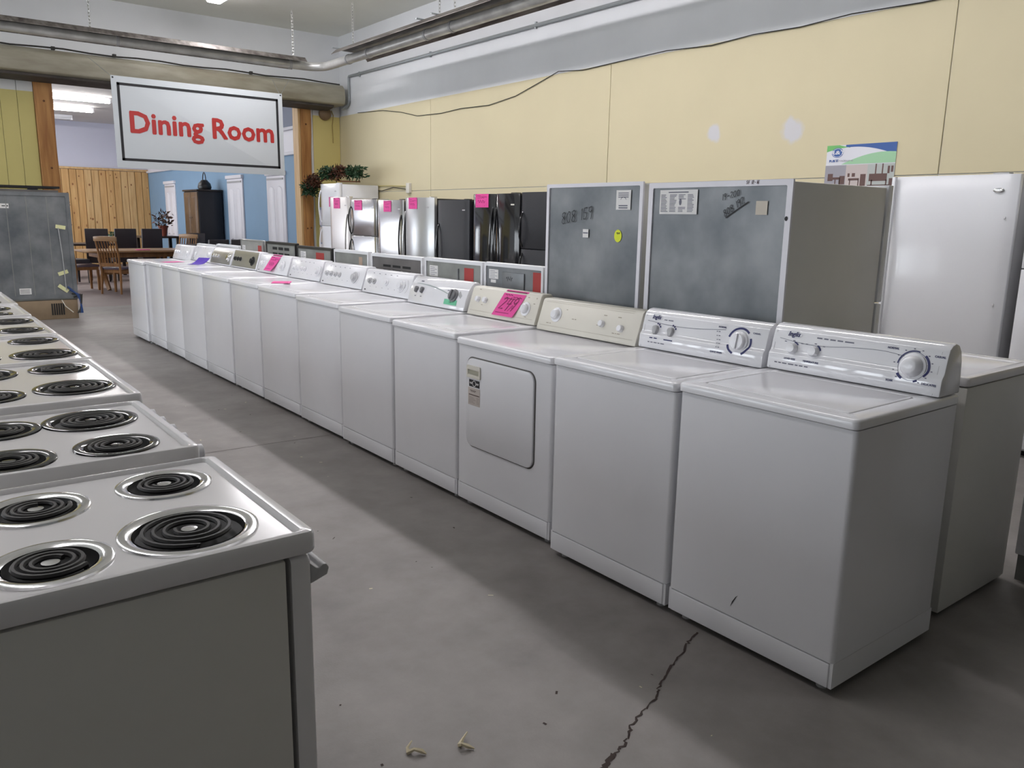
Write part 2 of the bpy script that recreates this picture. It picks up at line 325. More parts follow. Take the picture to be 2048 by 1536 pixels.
def price_tag(fn, s0, s1, t0, t1, parent, price=None, curl=0.0):
    """pink paper price tag taped to a surface, with scribbled print"""
    o = sheet(fn, s0, s1, t0, t1, curl=curl).build('price_tag', pink, parent)
    w, h = s1-s0, t1-t0
    def g(s, t):
        b = (t-t0)/h; a = (s-s0)/w; return fn(s, t, 0.0024+curl*((1-b)**2)*(0.4+0.6*a))
    p = Print(g)
    p.ribbon([(s0+w*.05, t1-h*.06), (s1-w*.05, t1-h*.06)], h*.05)
    for k, (a, b) in enumerate(((.1, .45), (.5, .9), (.15, .7))):
        p.ribbon([(s0+w*(a+(b-a)*i/8), t1-h*(.2+.07*k)+h*.02*math.sin(i*2.3)) for i in range(9)], h*.025)
    p.ribbon([(s0+w*.1, t0+h*.12), (s1-w*.25, t0+h*.12)], h*.02)
    if price: handwrite(p, price, (s0+s1)/2-w*.02, t0+h*.48, h*.46, h*.05, 0, .1); handwrite(p, '/4', (s0+s1)/2+w*.2, t0+h*.33, h*.18, h*.03)
    else:
        p.ribbon([(s0+w*(.2+.55*i/10), t0+h*(.42+.13*math.sin(i*1.9))) for i in range(11)], h*.04)
    p.build('tag_print', pinkink, o if parent and parent.parent is None else parent)
    return o
M_negX = lambda x, y, z: (x, y, z)

# ------------------------------------------------------------------ the room
RX, BY, CZ, LX, FY = 4.6, 12.85, 4.6, -9.0, -9.0
fl = struct('floor', MB().box(LX-.3, RX+.3, FY-.3, BY, -.2, 0), concretem)
fd = struct('floor', MB().box(-3.2, RX+.3, BY, 24.4, -.2, 0), carpetm)
struct('ceiling', MB().box(LX-.3, RX+.3, FY-.3, BY+.3, CZ, CZ+.15), ceilm)
wr = struct('wall_right', MB().box(RX, RX+.2, FY-.3, BY+.3, 0, CZ), whitewall)
# yellow sheets on the right wall, with open joints
ys = [12.84, 9.73, 5.84, 2.02, -1.8, -5.6, -8.95]
for i in range(len(ys)-1):
    for z0, z1 in ((0.0, 1.884), (1.89, 3.235)):
        struct('wall_panel', MB().box(RX-.016, RX-.001, ys[i+1]+.004, ys[i]-.004, z0+.001, z1), yellow_r, wr, bevel=.002, seg=1)
# back wall with the wide opening to the dining room
wb = struct('wall_back', MB().box(LX-.3, -.28, BY, BY+.25, 0, CZ), whitewall)
wb2 = struct('wall_back_corner', MB().box(4.02, RX, BY, BY+.25, 0, CZ), whitewall); struct('wall_back_header', MB().box(-.28, 4.02, BY, BY+.25, 3.425, CZ), whitewall)
bx = -.27
for k in range(12):
    x1 = bx-k*.212; struct('board', MB().box(x1-.208, x1, BY-.018, BY-.001, 0.002, 3.45), yellow_b, wb, bevel=.004, seg=1)
struct('board', MB().box(4.06, RX-.02, BY-.018, BY-.001, 0.002, 3.45), yellow_b2, wb2, bevel=.003, seg=1)
# left wall with shop windows, wall behind the camera
mb = MB().box(LX-.25, LX, FY, BY, 0, 1.25).box(LX-.25, LX, FY, BY, 3.35, CZ)
edges = [FY]+[e for wy in WIN_Y for e in (wy-.95, wy+.95)]+[BY]
for i in range(0, len(edges), 2): mb.box(LX-.25, LX, edges[i], edges[i+1], 1.25, 3.35)
struct('wall_left', mb, whitewall)
struct('wall_front', MB().box(LX, RX, FY-.25, FY, 0, CZ), whitewall)
glassm = bpy.data.materials.new('window_glass'); glassm.use_nodes = True; nt = glassm.node_tree
for n in list(nt.nodes):
    if n.type == 'BSDF_PRINCIPLED': nt.nodes.remove(n)
tb, gb, mxs = nt.nodes.new('ShaderNodeBsdfTransparent'), nt.nodes.new('ShaderNodeBsdfGlossy'), nt.nodes.new('ShaderNodeMixShader')
gb.inputs['Roughness'].default_value = 0.02; mxs.inputs[0].default_value = 0.06
nt.links.new(tb.outputs[0], mxs.inputs[1]); nt.links.new(gb.outputs[0], mxs.inputs[2]); nt.links.new(mxs.outputs[0], nt.nodes['Material Output'].inputs[0])
for i, wy in enumerate(WIN_Y):
    f = MB().box(LX-.1, LX-.03, wy-.95, wy-.88, 1.25, 3.35).box(LX-.1, LX-.03, wy+.88, wy+.95, 1.25, 3.35).box(LX-.1, LX-.03, wy-.88, wy+.88, 1.25, 1.32).box(LX-.1, LX-.03, wy-.88, wy+.88, 3.28, 3.35)
    w = struct('window_%d' % (i+1), f, trimw)
    struct('pane', MB().box(LX-.07, LX-.06, wy-.88, wy+.88, 1.32, 3.28), glassm, w)
# floor marks
def fribbon(pts, w, name, m, z=0.0012):
    p = Print(lambda s, t: (s, t, z)); p.ribbon(pts, w); return p.build(name, m, fl)
ck = [(-.011, .529), (-.06, .512), (-.114, .495), (-.17, .465), (-.235, .441), (-.30, .418), (-.366, .386), (-.40, .368), (-.429, .345), (-.475, .326), (-.52, .313), (-.565, .297), (-.61, .286), (-.64, .262), (-.669, .242), (-.705, .227), (-.735, .219), (-.765, .217), (-.81, .195), (-.9, .17), (-1.05, .12), (-1.2, .1)]
pts = []
for i in range(len(ck)-1):
    for k in range(4):
        t = k/4; pts.append((ck[i][0]+(ck[i+1][0]-ck[i][0])*t+random.uniform(-.007, .007), ck[i][1]+(ck[i+1][1]-ck[i][1])*t+random.uniform(-.006, .006)))
fribbon(pts, [random.uniform(.003, .010)+(.010 if 64 < i < 76 else 0) for i in range(len(pts))], 'floor_crack', crackm)
fribbon([(-1.6+.12*i, 3.86-.005*i+random.uniform(-.004, .004)) for i in range(15)], [random.uniform(.003, .006) for i in range(15)], 'floor_joint', crackm)
fribbon([(.62, -.42), (1.0, -.46)], .02, 'tape_mark', scrapm, .001); fribbon([(.80, -.45), (.78, -.56), (.70, -.60)], .022, 'tape_mark', scrapm, .001)
for k in range(46):
    x, y = random.uniform(-1.5, -.05), random.uniform(-.3, 5.5)
    fribbon([(x, y), (x+random.uniform(-.02, .02), y+random.uniform(-.02, .02))], random.uniform(.003, .008), 'floor_speck', crackm if k % 3 else scrapm)
for x, y, r, lab in ((-1.19, .56, .3, 'larger crumpled pale paper scrap on the floor beside the nearest stove'), (-1.06, .50, 1.1, 'thin curled pale paper scrap on the floor, right of the larger scrap')):
    m = MB(); pz = [(x+.03*math.cos(k*.9+r)*(.5+.1*k), y+.012*k-.03, .004+.006*((k*7) % 3)) for k in range(6)]; m.tube(pz, [.002, .007, .005, .008, .004, .002], 5)
    tag(m.build('paper_scrap', scrapm), lab, 'scrap')

# ---- posts of the opening
def post(x0, x1, y0, y1, label, wob, jamb):
    t = thing('wooden_post', label, 'post', ((x0+x1)/2, (y0+y1)/2, 0)); hw, hd = (x1-x0)/2, (y1-y0)/2
    L = []
    for k in range(13):
        z = 3.42*k/12; a = wob*math.sin(k*1.3)*.012
        L.append([(-hw, -hd, z), (hw+a, -hd, z), (hw+a, hd, z), (-hw, hd, z)])
    MB().loft(L).build('timber', postm, t, bevel=.006, seg=1)
    if jamb: MB().box(-hw-.045, -hw-.002, -hd+.02, hd+.02, 0, 3.4).build('jamb_board', pine_l, t, bevel=.003, seg=1)
    for z, dx in ((3.05, .0), (1.25, .04), (1.24, -.03), (2.1, .02)):
        MB().lathe([(.016, 0), (.012, .003), (.001, .004)], n=10, cap0=True).xform(Matrix.Translation((dx, -hd-.001, z)) @ Matrix.Rotation(PI/2, 4, 'X')).build('knot', knotm, t)
post(-.265, -.03, BY-.06, BY+.2, 'stained pine post left of the dining room opening, behind the grey-backed cooler', .5, False)
post(3.815, 4.0, BY-.06, BY+.18, 'stained pine post with wavy edge right of the dining room opening', 1, True)

# ---- dining room shell
wd = struct('wall_dining', MB().box(-3.2, 4.3, 24.1, 24.3, 0, 4.3), lilac)
for k in range(24):
    x = 4.0-.186*(k+1); struct('plank', MB().box(x+.005, x+.181, 24.1-.022-.012*(k % 3), 24.099, 0, 2.6), (pine, pine_l, pine_d)[(k*7 % 5) % 3], wd, bevel=.008, seg=1)
struct('plank_backing', MB().box(-.47, 4.0, 24.092, 24.0995, 0, 2.59), knotm, wd)
kn = Print(lambda a, b: (a, 24.1-.0485, b)); rk = random.Random(5)
for k in range(38): kn.disc(4.0-.186*(rk.randrange(16)+.5)+rk.uniform(-.05, .05), rk.uniform(.8, 2.55), rk.uniform(.012, .028), rk.uniform(.015, .04), 8)
kn.build('printed_markings', mat('pine_knot', (.26, .11, .035), .6), wd).name = 'plank_knots'
struct('cap_rail', MB().box(-.7, 3.99, 24.03, 24.09, 2.605, 2.66), pine_l, wd)
wbl = struct('wall_blue', MB().box(4.0, 4.3, BY+.26, 24.1, 0, 2.58), bluewall)
struct('wall_band', MB().box(4.0, 4.3, BY+.26, 24.1, 2.6, 3.03), trimw, wbl); struct('wall_upper', MB().box(4.0, 4.3, BY+.26, 24.1, 3.05, 4.3), greyblue, wbl)
for n_, z in (('trim_1', 2.57), ('trim_2', 3.02)): struct(n_, MB().box(3.94, 3.999, BY+.3, 24.05, z, z+.06), trimw, bevel=.012)
struct('wall_dining_left', MB().box(-3.4, -3.2, BY+.25, 24.3, 0, .9).box(-3.4, -3.2, BY+.25, 24.3, 2.9, 4.3).box(-3.4, -3.2, BY+.25, 15.0, .9, 2.9).box(-3.4, -3.2, 23.4, 24.3, .9, 2.9).box(-3.4, -3.2, 19.0, 19.4, .9, 2.9), lilac)
for i, (a, b) in enumerate(((15.0, 19.0), (19.4, 23.4))):
    w = struct('window_%d' % (6+i), MB().box(-3.34, -3.26, a, a+.06, .9, 2.9).box(-3.34, -3.26, b-.06, b, .9, 2.9).box(-3.34, -3.26, a+.06, b-.06, .9, .96).box(-3.34, -3.26, a+.06, b-.06, 2.84, 2.9).box(-3.34, -3.26, (a+b)/2-.03, (a+b)/2+.03, .96, 2.84), trimw)
    struct('pane', MB().box(-3.305, -3.295, a+.06, b-.06, .96, 2.84), glassm, w)
struct('ceiling', MB().box(-3.4, 4.3, BY+.26, 24.3, 3.86, 4.0), mat('dining_ceiling', (0.55, 0.52, 0.50), 0.8))

# ---- fluorescent fixtures
def fixture(cx, cy, z, length, along, glow, label, cat='light', lit=True, group=None):
    t = thing('fluorescent_light', label, cat, (cx, cy, z), 0 if along == 'y' else PI/2, group)
    slab(-.105 if along == 'y' else -.06, .105 if along == 'y' else .06, -length/2, length/2, 0, .07, .01, .01, f=lambda x, y, z: (x, y, .07-z)).build('housing', wplas, t)
    if along == 'y':
        slab(-.10, .10, -length/2+.03, length/2-.03, .003, .055, .02, .02, f=lambda x, y, z: (x, y, -z)).build('lens', glow, t); return
    for s in (-1, 1):
        MB().tube([(s*.055, -length/2+.05, -.018), (s*.055, length/2-.05, -.018)], .019, 10).build('tube', glow, t)
    for e in (-1, 1): MB().box(-.085, .085, e*(length/2-.02)-.018, e*(length/2-.02)+.018, -.045, .01).build('lamp_holder', wplas, t, bevel=.004)
FIX_X = 1.95
for i, cy in enumerate((2.3, 4.9, 7.5, 10.1)):
    fixture(-2.45, cy, CZ-.075, 2.42, 'y', lensglow_l, 'lit lens-covered fluorescent ceiling light above the coil stoves, number %s from the front' % ('one', 'two', 'three', 'four')[i])
for i, cy in enumerate((1.95, 4.72, 7.49, 10.26)):
    fixture(FIX_X, cy, CZ-.075, 2.42, 'y', lensglow, ('lit lens-covered fluorescent ceiling light nearest the back wall' if i == 3 else 'lit lens-covered fluorescent ceiling light over the appliance rows, number %s from the front' % ('one', 'two', 'three')[i]))
for cx, cy, lit, lab in ((.75, 18.4, 1, 'lit fluorescent light on the dining room ceiling nearest the opening'), (.80, 20.5, 1, 'lit fluorescent light on the dining room ceiling, second from the opening'), (.70, 22.6, 0, 'unlit white fluorescent light on the dining room ceiling by the far wall')):
    fixture(cx, cy, 3.785, 2.42, 'x', dinglow if lit else wplas, lab)

# ---- tube heater: two reflectors joined by an elbow, hung on chains
ht = thing('tube_heater', 'long radiant tube heater hung on chains below the ceiling, bent at the corner', 'heater', (3.66, 11.5, 3.84))
def reflector(axis, a0, a1, cx, cz):
    pr = [(-.30, -.01), (-.22, .06), (.22, .06), (.30, -.045)]
    outer = [(x, z+.006) for x, z in pr]
    prof = pr+outer[::-1]
    m = MB()
    if axis == 'y': m.prism([(cx+x, cz+z) for x, z in prof], a0, a1, 'y')
    else: m.prism([(cx+x, cz+z) for x, z in prof], a0, a1, 'x')
    return m
reflector('y', -10.3, -.95, 0, 0).build('reflector', reflm, ht)
reflector('x', -8, -.36, .07, -.02).build('reflector', reflm, ht)
pts = [(0, -10.2, -.04), (0, -1.0, -.04), (0, -.3, -.04)]+[(-.3+.3*math.cos(a), -.25+.32*math.sin(a), -.04) for a in [i*PI/2/8 for i in range(1, 9)]]+[(-.45, .07, -.04), (-8, .07, -.04)]
MB().tube(pts, .066, 14).build('heater_tube', heat_tube, ht)
for y in (-.95, -1.6, -3.2, -3.8, -6.2, -6.8): MB().tube([(0, y, -.04), (0, y+.04, -.04)], .074, 14).build('clamp_band', greyplas, ht)
for x in (-.5, -3.0, -5.2): MB().tube([(x, .07, -.04), (x-.04, .07, -.04)], .074, 14).build('clamp_band', greyplas, ht)
for y in (-1.0, -3.4, -3.75, -6.4, -9): MB().box(-.30, .32, y-.012, y+.012, .068, .082).build('hanger_bar', conduitm, ht)
def chain(p0, p1, parent, r=.014):
    p0, p1 = Vector(p0), Vector(p1); L = (p1-p0).length; n = max(2, int(L/.042)); d = (p1-p0)/n; m = MB()
    for i in range(n):
        c = p0+d*(i+.5); a = d.normalized(); s = a.cross(Vector((1, .3, 0)) if i % 2 else Vector((.3, -1, 0))); s.normalize()
        m.tube([c+a*.028*math.cos(t)+s*r*math.sin(t) for t in [2*PI*k/8 for k in range(8)]], .0045, 4, closed=True)
    return m.build('chain', chainm, parent)
for x, y in ((0.05, -.98), (.05, -3.4), (.05, -3.75), (.05, -6.4)): chain((x, y, .08), (x, y, .757), ht)
for x in (-.46, -3.35, -6): chain((x, .07, .05), (x, .07, .757), ht)

# ---- weathered housing above the opening, with cable
hb = thing('beam_housing', 'weathered cream metal housing running along the wall above the dining room opening', 'beam', (-1.8, BY-.02, 3.4))
MB().prism([(-.02, -.02), (-.02, .32), (-.36, .32), (-.44, .25), (-.46, .10), (-.44, .0), (-.36, -.02)], -7.0, 6.28, 'x').build('housing', rusty, hb, bevel=.01)
MB().prism([(-.06, -.10), (-.06, -.025), (-.36, -.025), (-.36, -.06)], -7.0, 6.1, 'x').build('lower_lip', mat('dark_rust', (0.09, 0.075, 0.065), 0.7, noise=0.5, nscale=6), hb)
MB().tube([(-7+.33*i, -.40, .335+.012*math.sin(i*1.7)) for i in range(41)], .012, 6).build('cable', wirem, hb)
for x in (-1.2, 1.75, 2.55, 4.6): MB().box(x, x+.05, -.43, -.38, .315, .36).build('clip', wirem, hb, bevel=.004)

# ---- conduit, bell, wires on the walls
cn = thing('conduit_pipe', 'grey conduit pipe running high along the white part of the right wall', 'pipe', (4.57, 12.42, 3.88))
MB().tube([(0, -11.5, -.03), (0, -.02, 0), (0, 0, -.02), (0, 0, -.42)], .022, 8).build('pipe', conduitm, cn)
for y in (-.4, -2.7, -5.2, -8): MB().box(-.005, .026, y-.015, y+.015, -.05, .03).build('strap', conduitm, cn)
MB().tube([(0, 0, -.40), (-.005, .03, -.47), (-.03, .09, -.52), (-.05, .16, -.54)], .026, 8).build('elbow', conduitm, cn)
bl = thing('alarm_bell', 'brown round alarm bell under the housing at the room corner', 'bell', (4.28, BY-.03, 3.26))
MB().lathe([(.115, 0), (.11, .05), (.07, .085), (.01, .09)], n=20, cap0=True, cap1=True).xform(Matrix.Rotation(PI/2, 4, 'X')).build('gong', mat('bell_brown', (.20, .13, .07), .5), bl)
MB().tube([(.12, -.03, .06), (.15, -.04, -.02), (.13, -.03, -.2), (.14, -.03, -.5)], .009, 6).build('cord', mat('ochre_cord', (.35, .26, .08), .7), bl)
w = Print(None)
wp = [(12.1, 3.24), (11.2, 3.20), (10.6, 3.12), (10.1, 3.02), (9.4, 3.0), (8.9, 3.02), (8.2, 3.0), (7.6, 3.06), (7.0, 3.2), (6.75, 3.26), (6.3, 3.22), (5.7, 3.235), (5.0, 3.25), (4.4, 3.215), (3.9, 3.24), (3.4, 3.225), (2.9, 3.25), (2.3, 3.23), (1.0, 3.24)]
tag(MB().tube([(4.572, y, z) for y, z in wp], .005, 5).build('loose_wire', wirem), 'thin black wire sagging along the top edge of the yellow wall panels', 'wire')
eb = thing('outlet_box', 'small ivory electrical box on the yellow wall above the silver refrigerators', 'outlet', (4.583, 10.36, 1.93))
slab(-.05, .05, -.08, .08, 0, .05, .012, .006, f=lambda x, y, z: (-z, x, y)).build('box', ivory, eb)
MB().tube([(-.02, .05, .03), (-.02, .6, .05), (-.02, 1.4, .06)], .009, 6).build('cable', mat('painted_cable', (.55, .47, .2), .6), eb)
MB().tube([(-.02, .05, -.02), (-.02, .5, .02), (-.02, .9, -.03), (-.02, 1.4, .0)], .007, 6).build('cable', wirem, eb)

# ---- hanging sign
sg = thing('hanging_sign', 'large white hanging sign reading Dining Room in red letters', 'sign', (1.605, 11.1, 2.07))
slab(-1.19, 1.19, 0, 1.2, -.004, .004, .004, .002, f=lambda x, y, z: (x, -z, y)).build('board', signw, sg)
fp = Print(lambda s, t: (s, -.0055, t))
for a in (((-1.12, .115), (1.12, .115)), ((-1.12, 1.10), (1.12, 1.10))): fp.ribbon(a, .035)
for a in (((-1.105, .10), (-1.105, 1.115)), ((1.105, .10), (1.105, 1.115))): fp.ribbon(a, .035)
fp.build('border', blackm, sg)
fp = Print(lambda s, t: (s, -.006, t)); vs, fs = text2d('Dining Room', .375, .011)
xs = [v[0] for v in vs]; k = 2.03/(max(xs)-min(xs)); ys_ = [v[1] for v in vs]
par = list(range(len(vs)))
def find(i):
    while par[i] != i: i = par[i]
    return i
for f in fs:
    for q in f[1:]: par[find(q)] = find(f[0])
isl = {}
for f in fs: isl.setdefault(find(f[0]), []).append(f)
let = []                                   # glyph islands merged where they stand above one another (i and its dot)
for fsi in isl.values():
    xi = [vs[q][0] for f in fsi for q in f]; a, b = min(xi), max(xi)
    for L in let:
        if min(b, L[1])-max(a, L[0]) > .5*min(b-a, L[1]-L[0]): L[0], L[1] = min(a, L[0]), max(b, L[1]); L[2] += fsi; break
    else: let.append([a, b, list(fsi)])
for a, b, fsi in sorted(let, key=lambda L: L[0]):
    ids = sorted({q for f in fsi for q in f}); ix = {q: n for n, q in enumerate(ids)}
    MB().add([(vs[q][0]*k+.02, -.006-.0004*(q//(len(vs)//7)), .60+vs[q][1]*1.06) for q in ids], [tuple(ix[q] for q in f) for f in fsi]).build('letter', signred, sg, smooth=False)
for x, z in ((-1.165, 1.175), (1.165, 1.175)): MB().lathe([(.012, 0), (.008, .004)], n=10, cap0=True, cap1=True).xform(Matrix.Translation((x, -.005, z)) @ Matrix.Rotation(PI/2, 4, 'X')).build('grommet', blackm, sg)
for p in (((1.165, 0, 1.175), (1.55, 1.27, 1.60)), ((1.165, 0, 1.175), (1.85, 1.27, 1.63)), ((-1.165, 0, 1.175), (-1.2, 1.27, 1.60))): MB().tube(p, .003, 5).build('hanging_wire', conduitm, sg)

# ---- poster on the right wall
ps = thing('poster', 'blue and green furniture store poster on the yellow wall above the fridges', 'poster', (4.582, 2.70, 1.735))
pf = lambda o: (lambda s, t: (-.004-o, .32-s, t*1.03 if t <= .25 else .2575+(t-.25)*.5847))
slab(-.32, .32, 0, .43, 0, .004, .002, .001, f=lambda x, y, z: (-z, x, y)).build('board', posterw, ps)
def region(lo, hi, n=20): return [(x, lo(x)) for x in [.64*i/n for i in range(n+1)]]+[(x, hi(x)) for x in [.64*i/n for i in range(n, -1, -1)]]
arch = lambda x: .40+.115*math.sin(min(1, max(0, (x+.08)/.68))*PI)**.8-.02*x
def strip(p, lo, hi, x0, x1, n=24):
    xs = [x0+(x1-x0)*i/n for i in range(n+1)]
    p.mb.add([p.fn(x, lo(x)) for x in xs]+[p.fn(x, hi(x)) for x in xs], [(i, i+1, n+2+i, n+1+i) for i in range(n)])
p = Print(pf(.0010)); strip(p, lambda x: min(.545, arch(x)), lambda x: .545, .18, .64); p.build('blue_band', bluep, ps)
p = Print(pf(.0012)); strip(p, lambda x: min(.545, arch(x)), lambda x: .545-max(0, x-.12)*.45, 0, .22); p.build('green_band', greenp, ps)
p = Print(pf(.0012)); a2 = lambda x: .26+.16*math.sin(min(1, max(0, (x-.15)/.8))*PI)**.9
strip(p, lambda x: .26, a2, .15, .64); p.build('pale_green_band', greenp2, ps)
p = Print(pf(.0020)); p.disc(.105, .435, .056, .072); p.build('logo_oval', bluep, ps)
p = Print(pf(.0024)); p.ribbon([(.105+.047*math.cos(2*PI*i/28), .435+.060*math.sin(2*PI*i/28)) for i in range(29)], .006); p.text('R&T', .105, .435, .075, .002, .1); p.build('logo_letters', posterw, ps)
p = Print(pf(.0020)); p.text('R&T', .075, .315, .05, .001); p.build('store_name', bluep, ps)
p = Print(pf(.0020)); p.text('Furniture', .165, .315, .05); p.build('store_name', pgrey, ps)
p = Print(pf(.0016)); p.rect(0, .20, .02, .25); p.build('photo_print', pgrey, ps)
p = Print(pf(.0016)); p.rect(.20, .40, .02, .25); p.build('photo_print', pbeige, ps)
p = Print(pf(.0016)); p.rect(.40, .64, .02, .25); p.build('photo_print', mat('poster_pale', (.45, .48, .46), .4), ps)
p = Print(pf(.0022))
for x, y, ww, hh in ((.03, .12, .05, .06), (.08, .13, .07, .02), (.10, .05, .01, .08), (.14, .05, .01, .08), (.145, .09, .05, .07), (.0, .07, .05, .02), (.23, .12, .1, .018), (.24, .04, .01, .09), (.32, .04, .01, .09), (.26, .15, .03, .03), (.34, .07, .05, .1), (.22, .15, .02, .03), (.42, .11, .16, .06), (.44, .04, .012, .08), (.57, .04, .012, .08), (.41, .06, .2, .02), (.58, .17, .02, .06), (.61, .18, .02, .05), (.47, .17, .012, .08), (.53, .17, .012, .08), (.60, .05, .03, .08)): p.rect(x, x+ww, y, y+hh)
p.build('photo_print', pbrown, ps)

# ------------------------------------------------------------------ washers and dryer
KNOBS = {}
def knob_mesh(kind, m):
    key = (kind, m.name)
    if key in KNOBS: return KNOBS[key]
    mb = MB()
    if kind == 'round': mb.lathe([(.0205, 0), (.0200, .014), (.0165, .024), (.006, .0255)], n=20, cap1=True)
    elif kind == 'dial': mb.lathe([(.047, 0), (.046, .006), (.0385, .008), (.036, .018), (.027, .036), (.022, .039), (.008, .040)], n=28, cap1=True)
    elif kind == 'flatdial': mb.lathe([(.043, 0), (.042, .008), (.036, .010), (.035, .022), (.031, .026), (.01, .0265)], n=28, cap1=True).box(-.006, .006, -.031, .031, .024, .034)
    elif kind == 'teardrop':
        L = []
        for z, k in ((0, 1), (.010, .98), (.016, .85), (.018, .6)):
            L.append([(k*(.0165*math.cos(a)), k*(.0165*math.sin(a)-(.011 if math.sin(a) < -.7 else 0)), z) for a in [2*PI*i/20 for i in range(20)]])
        mb.loft(L, False, True)
    elif kind == 'ringknob': mb.lathe([(.022, 0), (.022, .007), (.018, .009), (.0165, .009), (.0150, .020), (.008, .0205)], n=20, cap1=True)
    elif kind == 'ringdial': mb.lathe([(.046, 0), (.046, .007), (.041, .009), (.034, .006), (.033, .010), (.026, .011), (.0235, .028), (.008, .029)], n=28, cap1=True).box(.036, .052, -.012, .012, .0, .008)
    elif kind == 'egg': mb.lathe([(.018, 0), (.018, .010), (.0150, .020), (.006, .023)], n=18, cap1=True)
    elif kind == 'eggdial': mb.lathe([(.040, 0), (.040, .004), (.028, .006), (.0275, .020), (.020, .028), (.008, .0285)], n=26, cap1=True)
    KNOBS[key] = mb.mesh('knob', m); return KNOBS[key]

def console_profile(kind, h):
    if kind == 'curved':
        return [(.505, .003), (.509, .040), (.512, .062), (.516, .069), (.523, .077), (.5265, .085), (.531, .108), (.540, .142), (.548, .162), (.566, .175), (.590, .180), (.614, .173), (.634, .150), (.646, .115), (.652, .06), (.655, .003)], 9
    if kind == 'bow':
        return [(.500, .003), (.508, .03), (.522, .08), (.545, .13), (.568, .160), (.590, .176), (.610, .181), (.632, .170), (.645, .14), (.652, .08), (.655, .003)], 5
    return [(.512, .003), (.5155, .02), (.562, .160), (.574, .172), (.640, .172), (.650, .160), (.655, .003)], 4
def face_map(prof, nfront, w, h):
    pts = [Vector((a, b)) for a, b in prof[:nfront]]; cum = [0]
    for i in range(1, len(pts)): cum.append(cum[-1]+(pts[i]-pts[i-1]).length)
    def fn(s, t, off=.0012):
        i = 0
        while i < len(cum)-2 and t > cum[i+1]: i += 1
        k = (t-cum[i])/(cum[i+1]-cum[i]); p = pts[i].lerp(pts[i+1], k); d = (pts[i+1]-pts[i]).normalized(); n = Vector((-d.y, d.x))
        q = p+n*off; return (q.x, w-s, q.y+h)
    def frame(s, t):
        a = Vector(fn(s, t, 0)); e = Vector(fn(s, t+.02, 0)); y = (e-a).normalized(); x = Vector((0, -1, 0)); z = x.cross(y); b = a
        return Matrix(((x.x, y.x, z.x, b.x), (x.y, y.y, z.y, b.y), (x.z, y.z, z.z, b.z), (0, 0, 0, 1)))
    return fn, frame, cum[-1]

def washer(x, y0, y1, h, label, kind='flat', cm=None, fm=None, knobs=(), deco=None, lid=True, name='washing_machine', cat='washing machine', body_m=None, group='white laundry machines lined up along the aisle', toe=True, ch=1.0):
    w = y1-y0; d = .655; bm_ = body_m or enamel; cm = cm or wplas
    t = thing(name, label, cat, (x, y0, 0), 0, group); zt = h-.036
    L = [rr(0, d, .004, w-.004, .016, .118), rr(0, d, .004, w-.004, .016, zt)]
    MB().loft(L).box(.004, d, .004, .016, .03, .117).box(.004, d, w-.016, w-.004, .03, .117).box(d-.01, d-.001, .016, w-.016, .03, .117).build('cabinet', bm_, t)
    if toe: slab(.016, w-.016, .03, .1135, 0, .014, .004, .003, f=lambda a, b, c: (.014-c, a, b)).build('toe_panel', bm_, t)
    for fx in (.05, d-.06):
        for fy in (.06, w-.06): MB().lathe([(.019, 0), (.019, .012), (.008, .013), (.008, .119)], (fx, fy, 0), 10, True).build('leveling_foot', greyplas, t)
    O = lambda i, z, r=.022: rr(-.012+i, d-i, i*.8, w-i*.8, r, z, 5)
    if lid:
        I = lambda i, z: rr(.052+i, .47-i, .062+i, w-.062-i, .016, z, 5)
        loops = [O(.004, h-.033), O(0, h-.030), O(0, h-.009), O(.003, h-.003), O(.009, h), I(0, h), I(.003, h-.003), I(.003, h-.012)]
        MB().loft(loops).build('top_panel', bm_, t)
        slab(.0595, .4625, .0695, w-.0695, h-.0115, h+.001, .012, .004, n=5).build('lid', bm_, t)
    else:
        MB().loft([O(.004, h-.033), O(0, h-.030), O(0, h-.009), O(.003, h-.003), O(.009, h)]).build('top_panel', bm_, t)
    prof, nf = console_profile(kind, h)
    prof = [(a, b*ch) for a, b in prof]
    c = MB().prism([(a, b+h) for a, b in prof], .006, w-.006).build('console', cm, t, bevel=.007, seg=2)
    fn, frame, T = face_map(prof, nf, w, h)
    if fm:
        inset = .03
        sheet(lambda s, q, off: fn(s, q, off), inset, w-inset, .012, T-.008, n=8, th=.0015).build('console_face', fm, c)
    for s, q, kd, m in knobs:
        link('dial' if 'dial' in kd else 'knob', knob_mesh(kd, m), c, M=frame(s, q))
    if deco: deco(t, c, fn, T, w, h)
    return t, c, fn
def face_front(x=0.0):
    """print on a cabinet front: s runs from the viewer's left, given as world-like local y"""
    return lambda y, z, off=.0012: (x-off, y, z)

